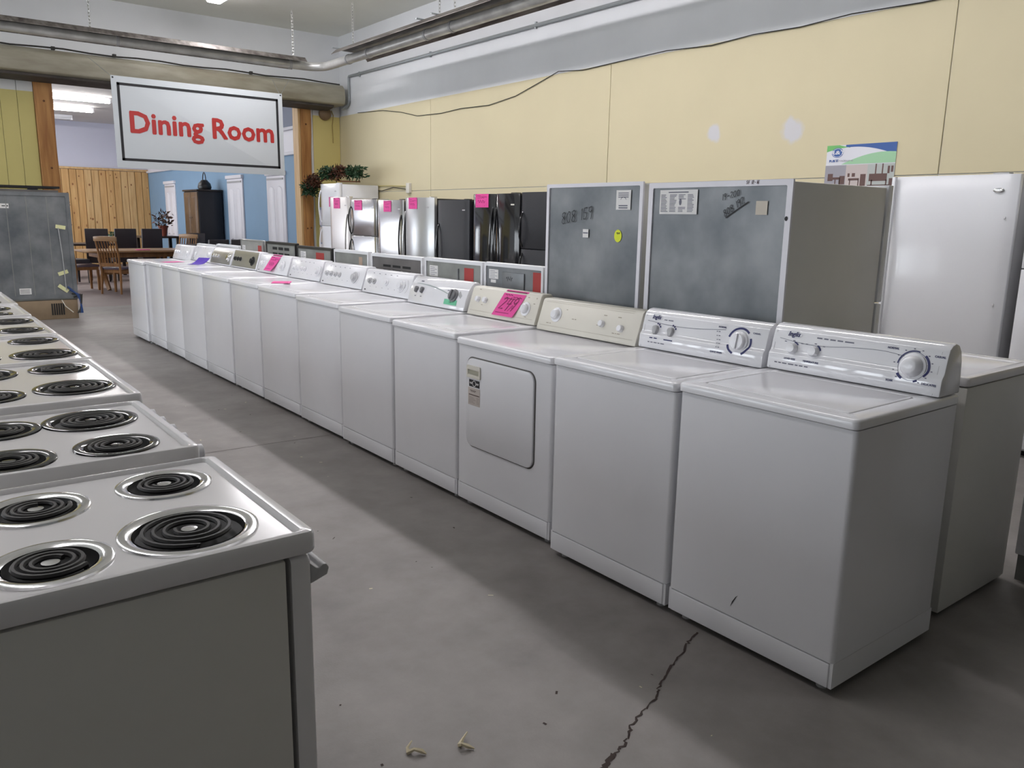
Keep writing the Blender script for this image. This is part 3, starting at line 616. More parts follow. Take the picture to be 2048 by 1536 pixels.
def deco_w1(t, c, fn, T, w, h):
    p = Print(fn)
    p.ribbon([(.04+.58*i/30, T-.040-.012*math.sin(min(1, i/15)*PI)+.006*math.sin(max(0, i-15)/15*PI)-.024*max(0, (i-20)/10)**2) for i in range(31)], .0016)
    p.text('HEAVY DUTY  EXTRA LARGE CAPACITY', .275, T-.022, .0085); p.text('USE THE RIGHT AMOUNT FOR EACH LOAD', .115, .028, .0075)
    for s0, t0 in ((.105, .092), (.197, .092)):
        for k in (-1, 0, 1): p.text('MIN' if k < 0 else 'MED' if k == 0 else 'MAX', s0+.036*k, t0+.030-.006*abs(k), .006)
    for a in range(-60, 250, 26): p.text('12', .572+.066*math.cos(math.radians(a)), .093+.062*math.sin(math.radians(a)), .006)
    p.build('printed_markings', greyprint, c)
    p = Print(fn)
    p.text('NORMAL', .492, .147, .010, .0003); p.text('CASUAL', .655, .138, .010, .0003); p.text('DELICATES', .640, .038, .010, .0003); p.text('SOAK', .505, .032, .010, .0003)
    p.text('LOAD SIZE', .105, .048, .010, .0003); p.text('TEMPERATURE', .195, .048, .010, .0003)
    p.arc(.105, .092, .025, 40, 85, .005); p.arc(.197, .092, .025, 15, 70, .006)
    for a0, a1, ww in ((75, 175, .004), (-35, 50, .008), (215, 240, .009), (285, 300, .006)): p.arc(.572, .093, .0545, a0, a1, ww)
    p.arc(.572, .093, .051, 0, 360, .0012, 40)
    p.build('printed_markings', navy, c)
    logo(c, fn, .098, T-.020)
    p = Print(fn); p.ribbon([(.022, .004), (.022, T-.01)], .002); p.ribbon([(w-.03, .004), (w-.03, T-.01)], .0012); p.build('end_cap_seam', greyplas, c)
    p = Print(face_front()); p.ribbon([(.40, .155), (.392, .175), (.380, .197), (.373, .205)], [.0005, .004, .0025, .0005]); p.build('scratch', blackm, t)
def logo(c, fn, s, t):
    p = Print(lambda a, b: fn(a, b, .0014)); p.disc(s, t, .034, .0155); p.build('logo_badge', enamel_b, c)
    p = Print(lambda a, b: fn(a, b, .0020)); p.text('Inglis', s, t, .026, .0007, .25); p.build('logo_lettering', navy, c)
def deco_w2(t, c, fn, T, w, h):
    p = Print(fn)
    p.ribbon([(.035+.44*i/30, T-.038-.012*math.sin(i/30*PI*1.1)+.004*i/30) for i in range(31)], .002)
    p.text('EXTRA CAPACITY', .16, T-.026, .007); p.text('USE COLD WATER FOR COLORS', .115, .030, .007)
    for k in range(5): p.text('12 MIN', .44+.004*k, .125-.017*k, .006)
    p.build('printed_markings', greyprint, c)
    p = Print(fn)
    for s0 in (.095, .185):
        for a in (20, 45, 70): p.arc(s0, .095, .026, a, a+18, .008)
        p.text('LOAD SIZE' if s0 < .1 else 'TEMPERATURE', s0, .050, .009)
    p.text('NORMAL', .455, .145, .010, .0002); p.text('CASUAL', .628, .138, .010, .0002); p.text('QUICK WASH', .452, .035, .010, .0003)
    for a0, a1 in ((45, 165), (-65, 20), (200, 250)): p.arc(.552, .095, .056, a0, a1, .009)
    p.build('printed_markings', navy, c)
    logo(c, fn, .085, T-.019)
    p = Print(fn); p.ribbon([(.024, .004), (.024, T-.01)], .002); p.build('end_cap_seam', greyplas, c)
def deco_small(mark=True, prn=True):
    def d(t, c, fn, T, w, h):
        p = Print(fn)
        for k in range(5): p.text('NORMAL' if k % 2 else 'WATER', .13+.085*k, T-.030, .007)
        for k in range(6): p.text('WARM', .12+.09*k, .05, .0055)
        p.build('printed_markings', greyprint, c)
        p = Print(fn); p.rect(.040, .062, .018, .027); p.build('badge', blackm, c)
        p = Print(fn); p.arc(.60, .085, .052, -60, 60, .003); p.ribbon([(.035, T-.05), (.038, T-.018), (.06, T-.012), (w-.06, T-.012)], .0012); p.build('printed_line', greyplas, c)
    return d
def deco_dryer(t, c, fn, T, w, h):
    p = Print(fn)
    for k in range(2): p.ribbon([(.04, T-.012-.010*k), (w-.06, T-.012-.010*k)], .001)
    p.ribbon([(.03, .030), (w-.03, .030)], .0015)
    for s, q, tx in ((.10, .045, 'TIMED DRY'), (.29, .085, 'AUTO DRY'), (.51, .13, 'FABRIC'), (.61, .13, 'SIGNAL'), (.61, .048, 'PUSH TO START'), (.47, .075, 'HIGH'), (.22, .13, 'OFF')): p.text(tx, s, q, .0075)
    p.build('printed_markings', mat('tan_print', (.42, .37, .30), .6), c)
    # drum door on the front
    fm = lambda a, b, z: (.0-z, a, b)
    slab(.118, .668, .333, .800, 0, .0022, .05, .001, f=fm, n=8).build('door_gap', mat('door_gasket', (.10, .095, .09), .7), t)
    dr = slab(.124, .663, .339, .794, .0022, .011, .048, .005, f=fm, n=8).build('drum_door', enamel, t)
    fr = MB().loft([rr(.535, .650, .695, .758, .006, .011, 3, fm), rr(.535, .650, .695, .758, .006, .018, 3, fm), rr(.545, .640, .708, .738, .003, .018, 3, fm), rr(.548, .637, .712, .736, .003, .012, 3, fm)], False, True)
    fr.build('handle_cup', ivory, dr)
    MB().add([(-.0135, .548, .734), (-.0135, .637, .734), (-.0165, .637, .714), (-.0165, .548, .714)], [(0, 1, 2, 3)]).build('grip', mat('olive_grip', (.36, .35, .27), .6), dr)
    q = lambda off: (lambda s, z, o=0: (-.011-off, .655-s, z))
    p = Print(q(.001)); p.rect(.02, .11, .650, .686); p.build('badge', blackm, dr)
    p = Print(q(.0016)); p.scribble(.026, .050, .662, .674, .004); p.scribble(.080, .104, .662, .674, .004); p.arc(.065, .668, .014, 0, 360, .003, 18); p.build('badge_lettering', paper, dr)
    p = Print(q(.001)); p.rect(.012, .115, .555, .645); p.build('energy_label', beigepaper, dr)
    p = Print(q(.0016)); p.scribble(.03, .08, .622, .636, .003); p.rect(.02, .11, .606, .611)
    for k in range(5): p.ribbon([(.02, .596-.007*k), (.06+.01*(k % 3), .596-.007*k)], .0012); p.ribbon([(.085, .596-.007*k), (.108, .596-.007*k)], .0012)
    p.build('label_print', mat('label_ink', (.12, .08, .07), .7), dr)
def deco_w4(t, c, fn, T, w, h):
    p = Print(fn)
    p.ribbon([(.03, .030), (w-.03, .030)], .0015)
    for s, q, tx in ((.09, T-.02, 'WATER'), (.14, .07, 'TEMP'), (.56, T-.03, 'WASH'), (.57, .04, 'RINSE'), (.62, .12, 'SPIN')): p.text(tx, s, q, .0075)
    p.disc(.63, T-.03, .004, .004); p.build('printed_markings', mat('tan_print', (.42, .37, .30), .6), c)
    def f2(s, q, o):
        qq = min(max(q, .006), T+.01); dx = (q-.1)*.45
        return fn(s+dx, qq, o)
    price_tag(f2, .300, .505, .022, T+.002, c, '249', curl=.012)
def deco_kenmore(t, c, fn, T, w, h):
    p = Print(fn); p.ribbon([(.07+.45*i/24, T-.034-.055*(i/24)**2.2) for i in range(25)], [.004+.004*math.sin(i/24*PI) for i in range(25)]); p.build('swoosh', mat('grey_green', (.33, .38, .38), .5), c)
    p = Print(fn); p.text('LOAD', .095, .052, .009); p.text('TEMP', .165, .052, .009); p.text('NORMAL', .47, .118, .008); p.rect(.105, .14, T-.018, T-.010); p.build('printed_markings', greyprint, c)
    p = Print(fn); p.rect(.45, .595, .028, .062); p.build('tape_strip', greenm, c)
    p = Print(lambda a, b: fn(a, b, .0018)); p.scribble(.508, .535, .038, .052, .003, 6); p.build('tape_writing', blackm, c)
    p = Print(fn); p.poly([(.585, .10), (.625, .075), (.635, .095), (.60, .125)]); p.build('dial_pointer_print', greyplas, c)
def deco_tag(t, c, fn, T, w, h):
    deco_small()(t, c, fn, T, w, h)
    def f2(s, q, o): return fn(s+(q-.1)*.6, min(max(q, .004), T+.012), o)
    price_tag(f2, .25, .47, .02, T+.004, c, None, curl=.03)

r4 = lambda m, n=4: tuple((.10+.075*i, .09, 'ringknob', m) for i in range(n))+((.585, .085, 'ringdial', m),)
washer(.0, .003, .690, .915, 'white washer nearest the camera, with round knobs, blue-marked dial and scratched front', 'curved', console_gloss, knobs=((.105, .092, 'round', wplas), (.197, .092, 'round', wplas), (.572, .093, 'dial', wplas)), deco=deco_w1)
washer(.0, .700, 1.388, .905, 'white washer second from the camera, with thick blue arcs around its dial', 'curved', console_gloss, knobs=((.095, .095, 'teardrop', greyplas), (.185, .095, 'teardrop', greyplas), (.552, .095, 'flatdial', wplas)), deco=deco_w2)
washer(.048, 1.447, 2.205, .886, 'white dryer with rounded front door, black badge and ivory control panel', 'flat', ivory, knobs=((.145, .095, 'eggdial', wplas), (.50, .085, 'egg', wplas), (.635, .075, 'egg', wplas)), deco=deco_dryer, lid=False, name='clothes_dryer', cat='dryer')
washer(.05, 2.213, 2.880, .900, 'white washer with ivory control panel and curling pink 249 price tag', 'flat', ivory, knobs=((.09, .10, 'egg', wplas), (.165, .10, 'egg', wplas), (.555, .085, 'eggdial', wplas)), deco=deco_w4)
washer(.05, 2.890, 3.580, .910, 'white washer with rounded bow console, grey swoosh and green tape strip', 'bow', console_gloss, knobs=((.095, .10, 'teardrop', mat('dark_knob', (.16, .16, .17), .3)), (.165, .10, 'teardrop', mat('dark_knob', (.16, .16, .17), .3)), (.545, .09, 'flatdial', mat('dark_knob', (.16, .16, .17), .3))), deco=deco_kenmore)
washer(.06, 3.590, 4.285, .922, 'white washer with two small knobs, middle knob and dial, just beyond the green-taped washer', 'flat', wplas, knobs=((.10, .09, 'ringknob', greyplas), (.165, .09, 'ringknob', greyplas), (.35, .09, 'ringknob', wplas), (.56, .085, 'ringdial', wplas)), deco=deco_small())
washer(.065, 4.293, 5.030, .932, 'white washer with four evenly spaced knobs and dial, seventh from the camera', 'flat', wplas, knobs=r4(mat('light_grey_knob', (.55, .55, .57), .3)), deco=deco_small())
washer(.065, 5.038, 5.698, .938, 'four-knob white washer just nearer than the pink-tagged one, a pink slip on its lid', 'flat', wplas, knobs=r4(wplas), deco=deco_small())
washer(.06, 5.706, 6.448, .940, 'white washer with crinkled pink tag beside the silver-panel washers', 'flat', wplas, knobs=((.09, .09, 'ringknob', wplas), (.15, .09, 'ringknob', wplas), (.59, .085, 'ringdial', wplas)), deco=deco_tag)
washer(.06, 6.456, 7.184, .944, 'white washer with flat silver control panel, nearer of the two silver-panel washers', 'flat', wplas, silver, knobs=r4(darkgap, 3), ch=1.02)
washer(.07, 7.192, 7.862, .944, 'white washer with shiny silver control panel, farther of the two silver-panel washers', 'bow', wplas, silver, knobs=r4(chrome, 3))
washer(.07, 7.870, 8.530, .944, 'white washer second from the far end, with dark stripe across its console', 'flat', wplas, knobs=((.10, .08, 'ringknob', wplas), (.585, .085, 'ringdial', wplas)), deco=deco_small())
washer(.05, 8.540, 9.270, .928, 'white washer at the far end of the row nearest the dining room', 'flat', wplas, knobs=r4(wplas, 3), deco=deco_small())
# loose slips on the lids
def slip(x, y, z, rot, m, lab, w=.2, d=.14, lift=0.0):
    f = lambda s, t, o: (s, t, o+lift*max(0, s/w+.3)**2)
    o = sheet(f, -w/2, w/2, -d/2, d/2, n=5).build('paper_slip', m); o.location = (x, y, z); o.rotation_euler = (0, 0, rot); return tag(o, lab, 'paper')
slip(.30, 5.15, .9395, 1.1, pink, 'pink paper slip lying on the lid of a washer before the tagged one', .22, .15)
slip(.27, 8.18, .9455, .3, pink, 'pink paper slip lying flat on a far washer lid', .22, .15)
slip(.40, 7.68, .9455, .5, purple, 'purple folded paper standing up on a far washer lid', .18, .16, .10)

# ------------------------------------------------------------------ coil stoves
COIL = {}
def coil_mesh(R):
    if R not in COIL:
        turns = 3.3 if R > .1 else 2.8; n = int(turns*26); pts = []
        for i in range(n+1):
            a = 2*PI*turns*i/n; r = .024+(R-.050)*i/n; pts.append((r*math.cos(a), r*math.sin(a), .0))
        pts += [(pts[-1][0]+.01, pts[-1][1]+.012, -.012)]
        COIL[R] = MB().tube(pts, .0050, 6).mesh('burner_coil', coilm)
    return COIL[R]
PAN = {}
def pan_mesh(R, m):
    k = (R, m.name)
    if k not in PAN: PAN[k] = MB().lathe([(R+.012, .0), (R+.011, .004), (R+.006, .006), (R-.008, .004), (R-.013, .001), (R-.017, -.012), (R*.6, -.026), (.02, -.028)], n=40, cap1=True).mesh('drip_pan', m)
    return PAN[k]
BOWL = {}
def bowl_mesh(R):
    if R not in BOWL: BOWL[R] = MB().lathe([(R-.0145, .0005), (R-.018, -.0105), (R*.6, -.0245), (.02, -.0265)], n=32, cap1=True).mesh('bowl', mat('burnt_bowl', (.008, .008, .008), .55))
    return BOWL[R]
def stove(xf, y0, w, h, label, rz=PI, burn=None, pan=chrome, bg=.2, style='plain', d=.635, cm=None, bgm=None, group='coil stoves lined up on the left'):
    """front at local x = 0, back at x = d; rz = pi turns the front towards +X"""
    t = thing('electric_stove', label, 'stove', (xf, y0+w, 0) if rz else (xf, y0, 0), rz, group); cm = cm or stove_w
    MB().box(.052, d, .006, w-.006, .035, h-.050).build('body', stove_side if cm is stove_w else cm, t, bevel=.004)
    for fx in (.1, d-.08):
        for fy in (.06, w-.06): MB().lathe([(.02, 0), (.02, .014), (.01, .015), (.01, .04)], (fx, fy, 0), 10, True).build('leg', greyplas, t)
    # oven door and drawer
    dr = slab(.008, w-.008, .20, h-.050, 0, .04, .012, .008, f=lambda a, b, z: (.042-z, a, b)).build('oven_door', cm, t)
    slab(.008, w-.008, .04, .192, 0, .038, .012, .008, f=lambda a, b, z: (.042-z, a, b)).build('drawer', cm, t)
    if style == 'bar':
        m = MB().prism([(.002, h-.112), (.002, h-.070), (-.010, h-.082), (-.016, h-.084), (-.024, h-.078), (-.031, h-.079), (-.036, h-.088), (-.032, h-.101)], .015, w-.015); m.build('handle', greyplas, dr, bevel=.002)
    elif style == 'loop':
        MB().tube([(.004, .05, h-.10)]+[(-.045+.03*abs(math.cos(a))**3, w/2-(w/2-.06)*math.cos(a), h-.092) for a in [PI*i/16 for i in range(17)]]+[(.004, w-.05, h-.10)], .013, 8).build('handle', cm, dr)
    else:
        MB().tube([(.004, .06, h-.11), (-.03, .07, h-.11), (-.03, w-.07, h-.11), (.004, w-.06, h-.11)], .010, 8).build('handle', cm, dr)
    if style == 'knobs':
        for k in range(5):
            yy = .09+(w-.18)*k/4+(.03 if k == 4 else 0)
            link('knob', FRONTKNOB, t, M=Matrix.Translation((-.004, yy, h-.035)) @ Matrix.Rotation(-PI/2, 4, 'Y'))
    # cooktop: folded rim, recessed deck with round openings
    xb = d-.05; bm = bmesh.new(); z = h-.010
    dk0, dk1, e0, e1 = .022, xb-.01, .018, w-.018
    O = lambda i, zz, r=.014: rr(-.006+i, xb, i, w-i, r, zz, 4)
    I = lambda i, zz: rr(dk0-i, dk1+i, e0-i, e1+i, .012, zz, 4)
    MB().loft([O(.003, h-.043), O(0, h-.038), O(0, h-.008), O(.003, h-.002), O(.008, h), I(.006, h), I(.003, h-.003), I(0, z)], True, False).build('cooktop', cm, t)
    burn = burn or ((.155, w*.26, .099), (.155, w*.74, .080), (.40, w*.26, .080), (.40, w*.74, .099))
    def loop(ps):
        vs = [bm.verts.new(q) for q in ps]; return [bm.edges.new((vs[i], vs[(i+1) % len(vs)])) for i in range(len(vs))]
    es = loop(I(0, z))
    for bx_, by_, R in burn: es += loop([(bx_+(R-.002)*math.cos(2*PI*i/28), by_+(R-.002)*math.sin(2*PI*i/28), z) for i in range(28)])
    bmesh.ops.triangle_fill(bm, edges=es, use_beauty=True, use_dissolve=False); bmesh.ops.recalc_face_normals(bm, faces=bm.faces)
    if sum(f.normal.z for f in bm.faces) < 0: bmesh.ops.reverse_faces(bm, faces=bm.faces)
    me = bpy.data.meshes.new('deck'); bm.to_mesh(me); bm.free(); me.materials.append(cm); link('deck', me, t)
    for bx_, by_, R in burn:
        b = link('burner', coil_mesh(R), t, M=Matrix.Translation((bx_, by_, z+.003)) @ Matrix.Rotation(random.uniform(0, 6), 4, 'Z'))
        link('drip_pan', pan_mesh(R, pan), b, loc=(0, 0, -.003)); link('drip_bowl', bowl_mesh(R), b, loc=(0, 0, -.002))
        MB().lathe([(.0155, -.006), (.0145, .001), (.004, .002)], n=16, cap1=True).build('center_cap', pan if pan is chrome else blackenamel, b)
    # control backguard
    g = MB().prism([(xb+.003, h-.02), (xb+.012, h+bg*.9), (xb+.02, h+bg), (d-.004, h+bg), (d, h+bg-.01), (d, h-.02)], .004, w-.004).build('backguard', bgm or cm, t, bevel=.006)
    for k in range(4):
        link('knob', FRONTKNOB, g, M=Matrix.Translation((xb+.008, .07+.075*k+(w-.37 if k > 1 else 0), h+bg*.5)) @ Matrix.Rotation(-PI/2, 4, 'Y'))
    return t
FRONTKNOB = MB().lathe([(.026, 0), (.026, .004), (.021, .007), (.020, .022), (.015, .025)], n=20, cap1=True).mesh('knob', wplas)
sx = lambda wx, xf: xf-wx           # world x -> local depth for a stove facing +X
def sb(xf, y1, lst): return tuple((xf-x, y1-y, R) for x, y, R in lst)
XF = -1.655
stove(XF, .14, .585, .912, 'white narrow coil stove nearest the camera, with wide chrome burner rings', burn=sb(XF, .725, ((-1.832, .295, .112), (-1.800, .588, .086), (-2.062, .275, .086), (-2.045, .570, .086))), style='bar')
stove(XF-.005, .815, .610, .915, 'white narrow coil stove second from the camera, with five knobs along its front edge', burn=sb(XF-.005, 1.425, ((-1.816, .958, .088), (-1.820, 1.262, .110), (-2.050, .945, .088), (-2.040, 1.262, .088))), pan=blackenamel, style='knobs')
stove(XF+.025, 1.510, .762, .918, 'white wide coil stove third from the camera, with rounded white handle', burn=sb(XF+.025, 2.272, ((-1.777, 1.752, .112), (-1.765, 2.135, .089), (-2.02, 1.72, .089), (-2.02, 2.12, .112))), pan=blackenamel, style='loop')
stove(XF+.03, 2.290, .762, .918, 'white wide coil stove fourth from the camera, touching the third along its highlight', burn=sb(XF+.03, 3.052, ((-1.760, 2.510, .112), (-1.745, 2.920, .089), (-2.01, 2.50, .089), (-2.01, 2.90, .112))), pan=blackenamel)
stove(XF+.03, 3.105, .762, .915, 'white wide coil stove fifth from the camera', burn=sb(XF+.03, 3.867, ((-1.745, 3.345, .089), (-1.75, 3.73, .105), (-2.0, 3.33, .105), (-2.0, 3.72, .089))), pan=blackenamel)
stove(XF+.03, 3.950, .610, .915, 'white narrow coil stove sixth from the camera', pan=blackenamel)
stove(XF+.04, 4.610, .762, .915, 'white coil stove seventh from the camera at the left frame edge', pan=blackenamel)
stove(XF+.04, 5.420, .762, .915, 'white coil stove farthest along the left row', pan=blackenamel)

# ------------------------------------------------------------------ second row: stoves seen from behind
def back_panel(t, w, d, z0, z1, m, frame_m, items, fr=.022):
    """recessed sheet on the rear (local x = d), viewer's left is local y = 0 when the thing is turned by pi"""
    F = lambda a, b, z: (d+z, a, b)
    MB().loft([rr(.004, w-.004, z0, z1, .004, .0005, 2, F), rr(.004, w-.004, z0, z1, .004, .010, 2, F), rr(fr, w-fr, z0+fr, z1-fr, .004, .010, 2, F), rr(fr, w-fr, z0+fr, z1-fr, .004, .0025, 2, F)], True, False).build('back_frame', frame_m, t)
    bp = MB().add([F(fr-.001, z0+fr-.001, .003), F(w-fr+.001, z0+fr-.001, .003), F(w-fr+.001, z1-fr+.001, .003), F(fr-.001, z1-fr+.001, .003)], [(0, 1, 2, 3)]).build('back_sheet', m, t, smooth=False)
    for (kind, a, b, aw, bh) in items:
        fn = lambda s, q, o=.0045: (d+o, s, q)
        if kind == 'slots':
            p = Print(fn)
            for i in range(3):
                for j in range(2): p.rect(a+i*aw*1.25, a+i*aw*1.25+aw, b+j*bh*2, b+j*bh*2+bh)
            p.build('vent_slots', darkgap, bp)
        elif kind == 'box':
            MB().box(d+.003, d+.012, a, a+aw, b, b+bh).build('cover_plate', galv, bp, bevel=.002)
            p = Print(lambda s, q: (d+.0125, s, q)); p.scribble(a+aw*.2, a+aw*.5, b+bh*.5, b+bh*.8, .005); p.build('writing', blackm, bp)
            p = Print(fn); p.rect(a, a+aw, b-.015, b-.002); p.build('painted_plate_shadow', darkgap, bp)  # flat dark strip painted as the cover plate's shadow, no opening
        elif kind == 'knock':
            MB().tube([(d+.006, a, b), (d+.006, a, b+bh)], .006, 6).build('ridge', galv, bp)
        else:
            m2 = {'red': redm, 'label': paper, 'small': paper, 'tan': mat('tan_tape', (.45, .33, .25), .6)}[kind]
            p = Print(fn); p.rect(a, a+aw, b, b+bh); p.build('sticker', m2, bp)
            if kind == 'label':
                p = Print(lambda s, q: (d+.0052, s, q))
                for k in range(5): p.ribbon([(a+aw*.1, b+bh*(.15+.17*k)), (a+aw*(.65+.25*((k*3) % 2)), b+bh*(.15+.17*k))], bh*.04)
                p.build('label_print', greyprint, bp)
def back_stove(y0, w, h, label, m, cm, bgm, items, bg=.285, fr=.022):
    t = stove(.855+.635, y0, w, .915, label, bg=h-.915, cm=cm, bgm=bgm, pan=chrome, group='stoves standing back to back with the laundry row')
    back_panel(t, w, .635, .96, h-.004, m, bgm or cm, items, fr)
    return t
blackpaint = mat('black_paint', (.015, .015, .016), .3)
# viewer sees the back: viewer's left = far end = local y 0
back_stove(2.485, .605, 1.205, 'stove seen from behind beside the galvanized freezer, with red sticker and cover plate', galv, enamel_b, enamel_b, (('label', .05, 1.10, .10, .06), ('small', .07, 1.075, .055, .02), ('box', .20, 1.04, .22, .11), ('red', .50, .99, .085, .175)))
back_stove(3.105, .72, 1.20, 'white-framed stove seen from behind with red sticker and white label', galv_g, enamel_b, enamel_b, (('label', .06, 1.07, .11, .075), ('knock', .43, 1.0, 0, .14), ('red', .50, .99, .11, .16)))
back_stove(3.855, .785, 1.195, 'white-framed stove seen from behind with dark slotted back sheet', galv_d, enamel_b, enamel_b, (('slots', .19, 1.06, .12, .018),))
back_stove(4.685, .635, 1.20, 'white stove seen from behind with plain grey back and tan tape', galv_g, enamel_b, enamel_b, (('tan', .46, .98, .06, .17),))
back_stove(5.365, .755, 1.20, 'black-framed stove seen from behind with white label and faded red sticker', galv_g, blackpaint, blackpaint, (('label', .08, 1.08, .12, .07), ('red', .42, 1.02, .17, .13)))
back_stove(6.145, .755, 1.215, 'black stove seen from behind with two rows of vent slots in its grey back', galv_g, blackpaint, blackpaint, (('slots', .17, 1.08, .12, .028),))
back_stove(6.985, .65, 1.215, 'black stove seen from behind with red sticker at the edge of a pale grey back', mat('pale_back', (.38, .38, .36), .45, .2, noise=.2, nscale=9), silverpaint, silverpaint, (('label', .04, 1.08, .09, .07), ('red', .50, .99, .1, .17)), fr=.012)
back_stove(7.70, .755, 1.135, 'white stove seen from behind with low backguard, second from the far end', galv_g, enamel_b, enamel_b, ())
back_stove(8.50, .70, 1.115, 'stove seen from behind with low brownish back at the far end of its row', galv_g, enamel_b, enamel_b, ())
# low white appliance behind the nearest washer
t = thing('portable_dishwasher', 'low white appliance with sunken top standing right behind the nearest washer', 'dishwasher', (1.44, .755, 0), PI)
MB().box(.04, .612, .006, .70, .02, .905).build('body', stove_side, t, bevel=.004)
slab(.01, .695, .012, .900, 0, .038, .012, .006, f=lambda a, b, z: (.04-z, a, b)).build('door', stove_side, t)
O = lambda i, z: rr(-.006+i, .618-i, i, .705-i, .018, z, 4); I = lambda i, z: rr(.04+i, .575-i, .04+i, .665-i, .02, z, 4)
MB().loft([O(.003, .910), O(0, .915), O(0, .938), O(.003, .943), O(.010, .945), I(0, .945), I(.006, .940), I(.012, .934)]).build('top', stove_w, t)
MB().box(.616, .628, .10, .60, .45, .87).build('rear_grille', galv_d, t); MB().tube([(.622, .66, .85), (.633, .665, .6), (.633, .66, .3), (.622, .665, .1)], .008, 6).build('hose', greyplas, t)
t = thing('white_cabinet_appliance', 'white appliance with grey kick plate at the right frame edge, behind the low white appliance', 'appliance', (1.455, -.605, 0))
MB().box(.0, .60, 0, .64, .115, .90).build('body', enamel, t, bevel=.006); MB().box(.012, .59, .01, .63, 0, .112).build('kick_plate', mat('grey_kick', (.22, .22, .21), .6), t)
MB().loft([rr(-.004, .6, -.004, .644, .015, .903), rr(-.004, .6, -.004, .644, .015, .93)]).build('top', enamel, t)
slab(.02, .62, .16, .80, 0, .012, .02, .005, f=lambda a, b, z: (-z, a, b)).build('front_panel', enamel, t)

# ------------------------------------------------------------------ refrigerators
def door_mesh(y0, y1, z0, z1, bulge, th, n=12):
    pr = [(th, y0), (th, y1)]
    for i in range(n, -1, -1):
        a = i/n; y = y0+(y1-y0)*a; edge = min(a, 1-a)*(y1-y0); r = .02
        e = 0 if edge > r else (r-math.sqrt(max(0, r*r-(r-edge)**2)))*.8
        pr.append((-bulge*(1-(2*a-1)**2)+e, y))
    return MB().prism(pr, z0, z1, 'z')
def bow_handle(y, z0, z1, out, r, bul=0, side=0):
    n = 16; return MB().tube([(-bul+.006-out*math.sin(PI*i/n)**.6, y+side*math.sin(PI*i/n), z0+(z1-z0)*i/n) for i in range(n+1)], r, 8)
def fridge(x, y0, y1, h, label, m, cat='refrigerator', splits=(), french=False, bulge=.01, hside='far', hm=None, hr=.012, hz=None, tagrect=None, body_m=None, d=.72, logo_m=greyplas, rz=0, group='refrigerators facing the room along the yellow wall', handles=True, hout=.05):
    w = y1-y0; t = thing('refrigerator', label, cat, (x, y0, 0) if not rz else (x, y1, 0), rz, group); th = .06; bm_ = body_m or m
    MB().box(th+.012, d, .004, w-.004, .03, h-.012).build('body', bm_, t, bevel=.005)
    MB().box(th+.013, d-.02, .02, w-.02, 0, .029).build('base_grille', darkgap, t)
    MB().box(th-.02, th+.05, w*.1, w*.22, h-.011, h+.012).build('hinge_cover', hm or bm_, t, bevel=.004)
    zs = [.06]+list(splits)+[h]; hm = hm or m; first = None
    cols = [(0, w/2-.003), (w/2+.003, w)] if french else [(0, w)]
    for k in range(len(zs)-1):
        z0, z1 = zs[k]+(.004 if k else 0), zs[k+1]-(.004 if k < len(zs)-2 else 0)
        top = k == len(zs)-2
        for ci, (a, b) in enumerate(cols):
            dm = door_mesh(a, b, z0, z1, bulge, th).build('door', m, t, bevel=.004)
            if top and (not first or ci == 1): first = dm
            if not handles: continue
            if french: hy = b-.035 if ci == 0 else a+.035
            else: hy = w-.045 if hside == 'far' else .045
            if hz and top: q0, q1 = hz
            elif top: q0, q1 = z0+.06, z0+(z1-z0)*.85
            else: q0, q1 = max(z0+.1, z1-.55), z1-.05
            bow_handle(hy, q0, q1, hout, hr, bulge*(1-(2*hy/w-1)**2) if not french else bulge*.2).build('handle', hm, dm)
    b0, b1 = cols[-1]
    bw = b1-b0
    def fn(s, z, o=.002):
        y = w-s; c = next(((a, b) for a, b in cols if a-.004 <= y <= b+.004), cols[0]); a = min(1, max(0, (y-c[0])/(c[1]-c[0]))); return (-bulge*(1-(2*a-1)**2)-o, y, z)
    p = Print(fn)
    if logo_m: p.rect(w-.13, w-.07, h-.135, h-.120); p.build('logo_plate', logo_m, first)
    if tagrect:
        s0, s1, z0, z1 = tagrect; price_tag(lambda s, q, o: fn(s, min(q, h), o+.003), s0, s1, z0, z1, first)
    return t, fn, first
FX = 3.60
t1, fn1, d1 = fridge(3.80, 11.34, 12.06, 2.0, 'tall white refrigerator in the far corner under the garland, with pink tag', enamel_b, splits=(1.3,), d=.74, tagrect=(.38, .56, 1.62, 1.78), hr=.012)
fridge(FX, 10.575, 11.275, 1.765, 'pale silver refrigerator with pink tag, left of the dented-looking stainless one', lightsteel, bulge=.012, hside='near', hm=chrome, tagrect=(.19, .42, 1.59, 1.755), hz=(.35, 1.5))
fridge(FX, 9.69, 10.54, 1.725, 'stainless refrigerator with bottom freezer door and pink tag at its upper left', steel, splits=(1.18,), bulge=.008, hside='far', hm=blackpaint, body_m=blackpaint, tagrect=(.18, .43, 1.565, 1.715), hz=(1.2, 1.62))
fridge(FX, 8.895, 9.66, 1.71, 'stainless refrigerator with dark handle on its right side and pink tag', steel, bulge=.008, hside='near', hm=blackpaint, body_m=galv_d, tagrect=(.23, .45, 1.545, 1.70), hz=(.75, 1.5))
fridge(FX, 8.09, 8.84, 1.735, 'round-fronted silver refrigerator with pink tag and long curved handle on its left', silverpaint, bulge=.07, hside='far', hm=steel, body_m=blackpaint, tagrect=(.21, .45, 1.585, 1.735), hz=(.5, 1.55), hr=.014)
fridge(FX, 7.27, 8.00, 1.70, 'black textured refrigerator without a tag, right of the silver one', blacktex, bulge=.006, hside='far', hm=blackgloss, hz=(.6, 1.4))
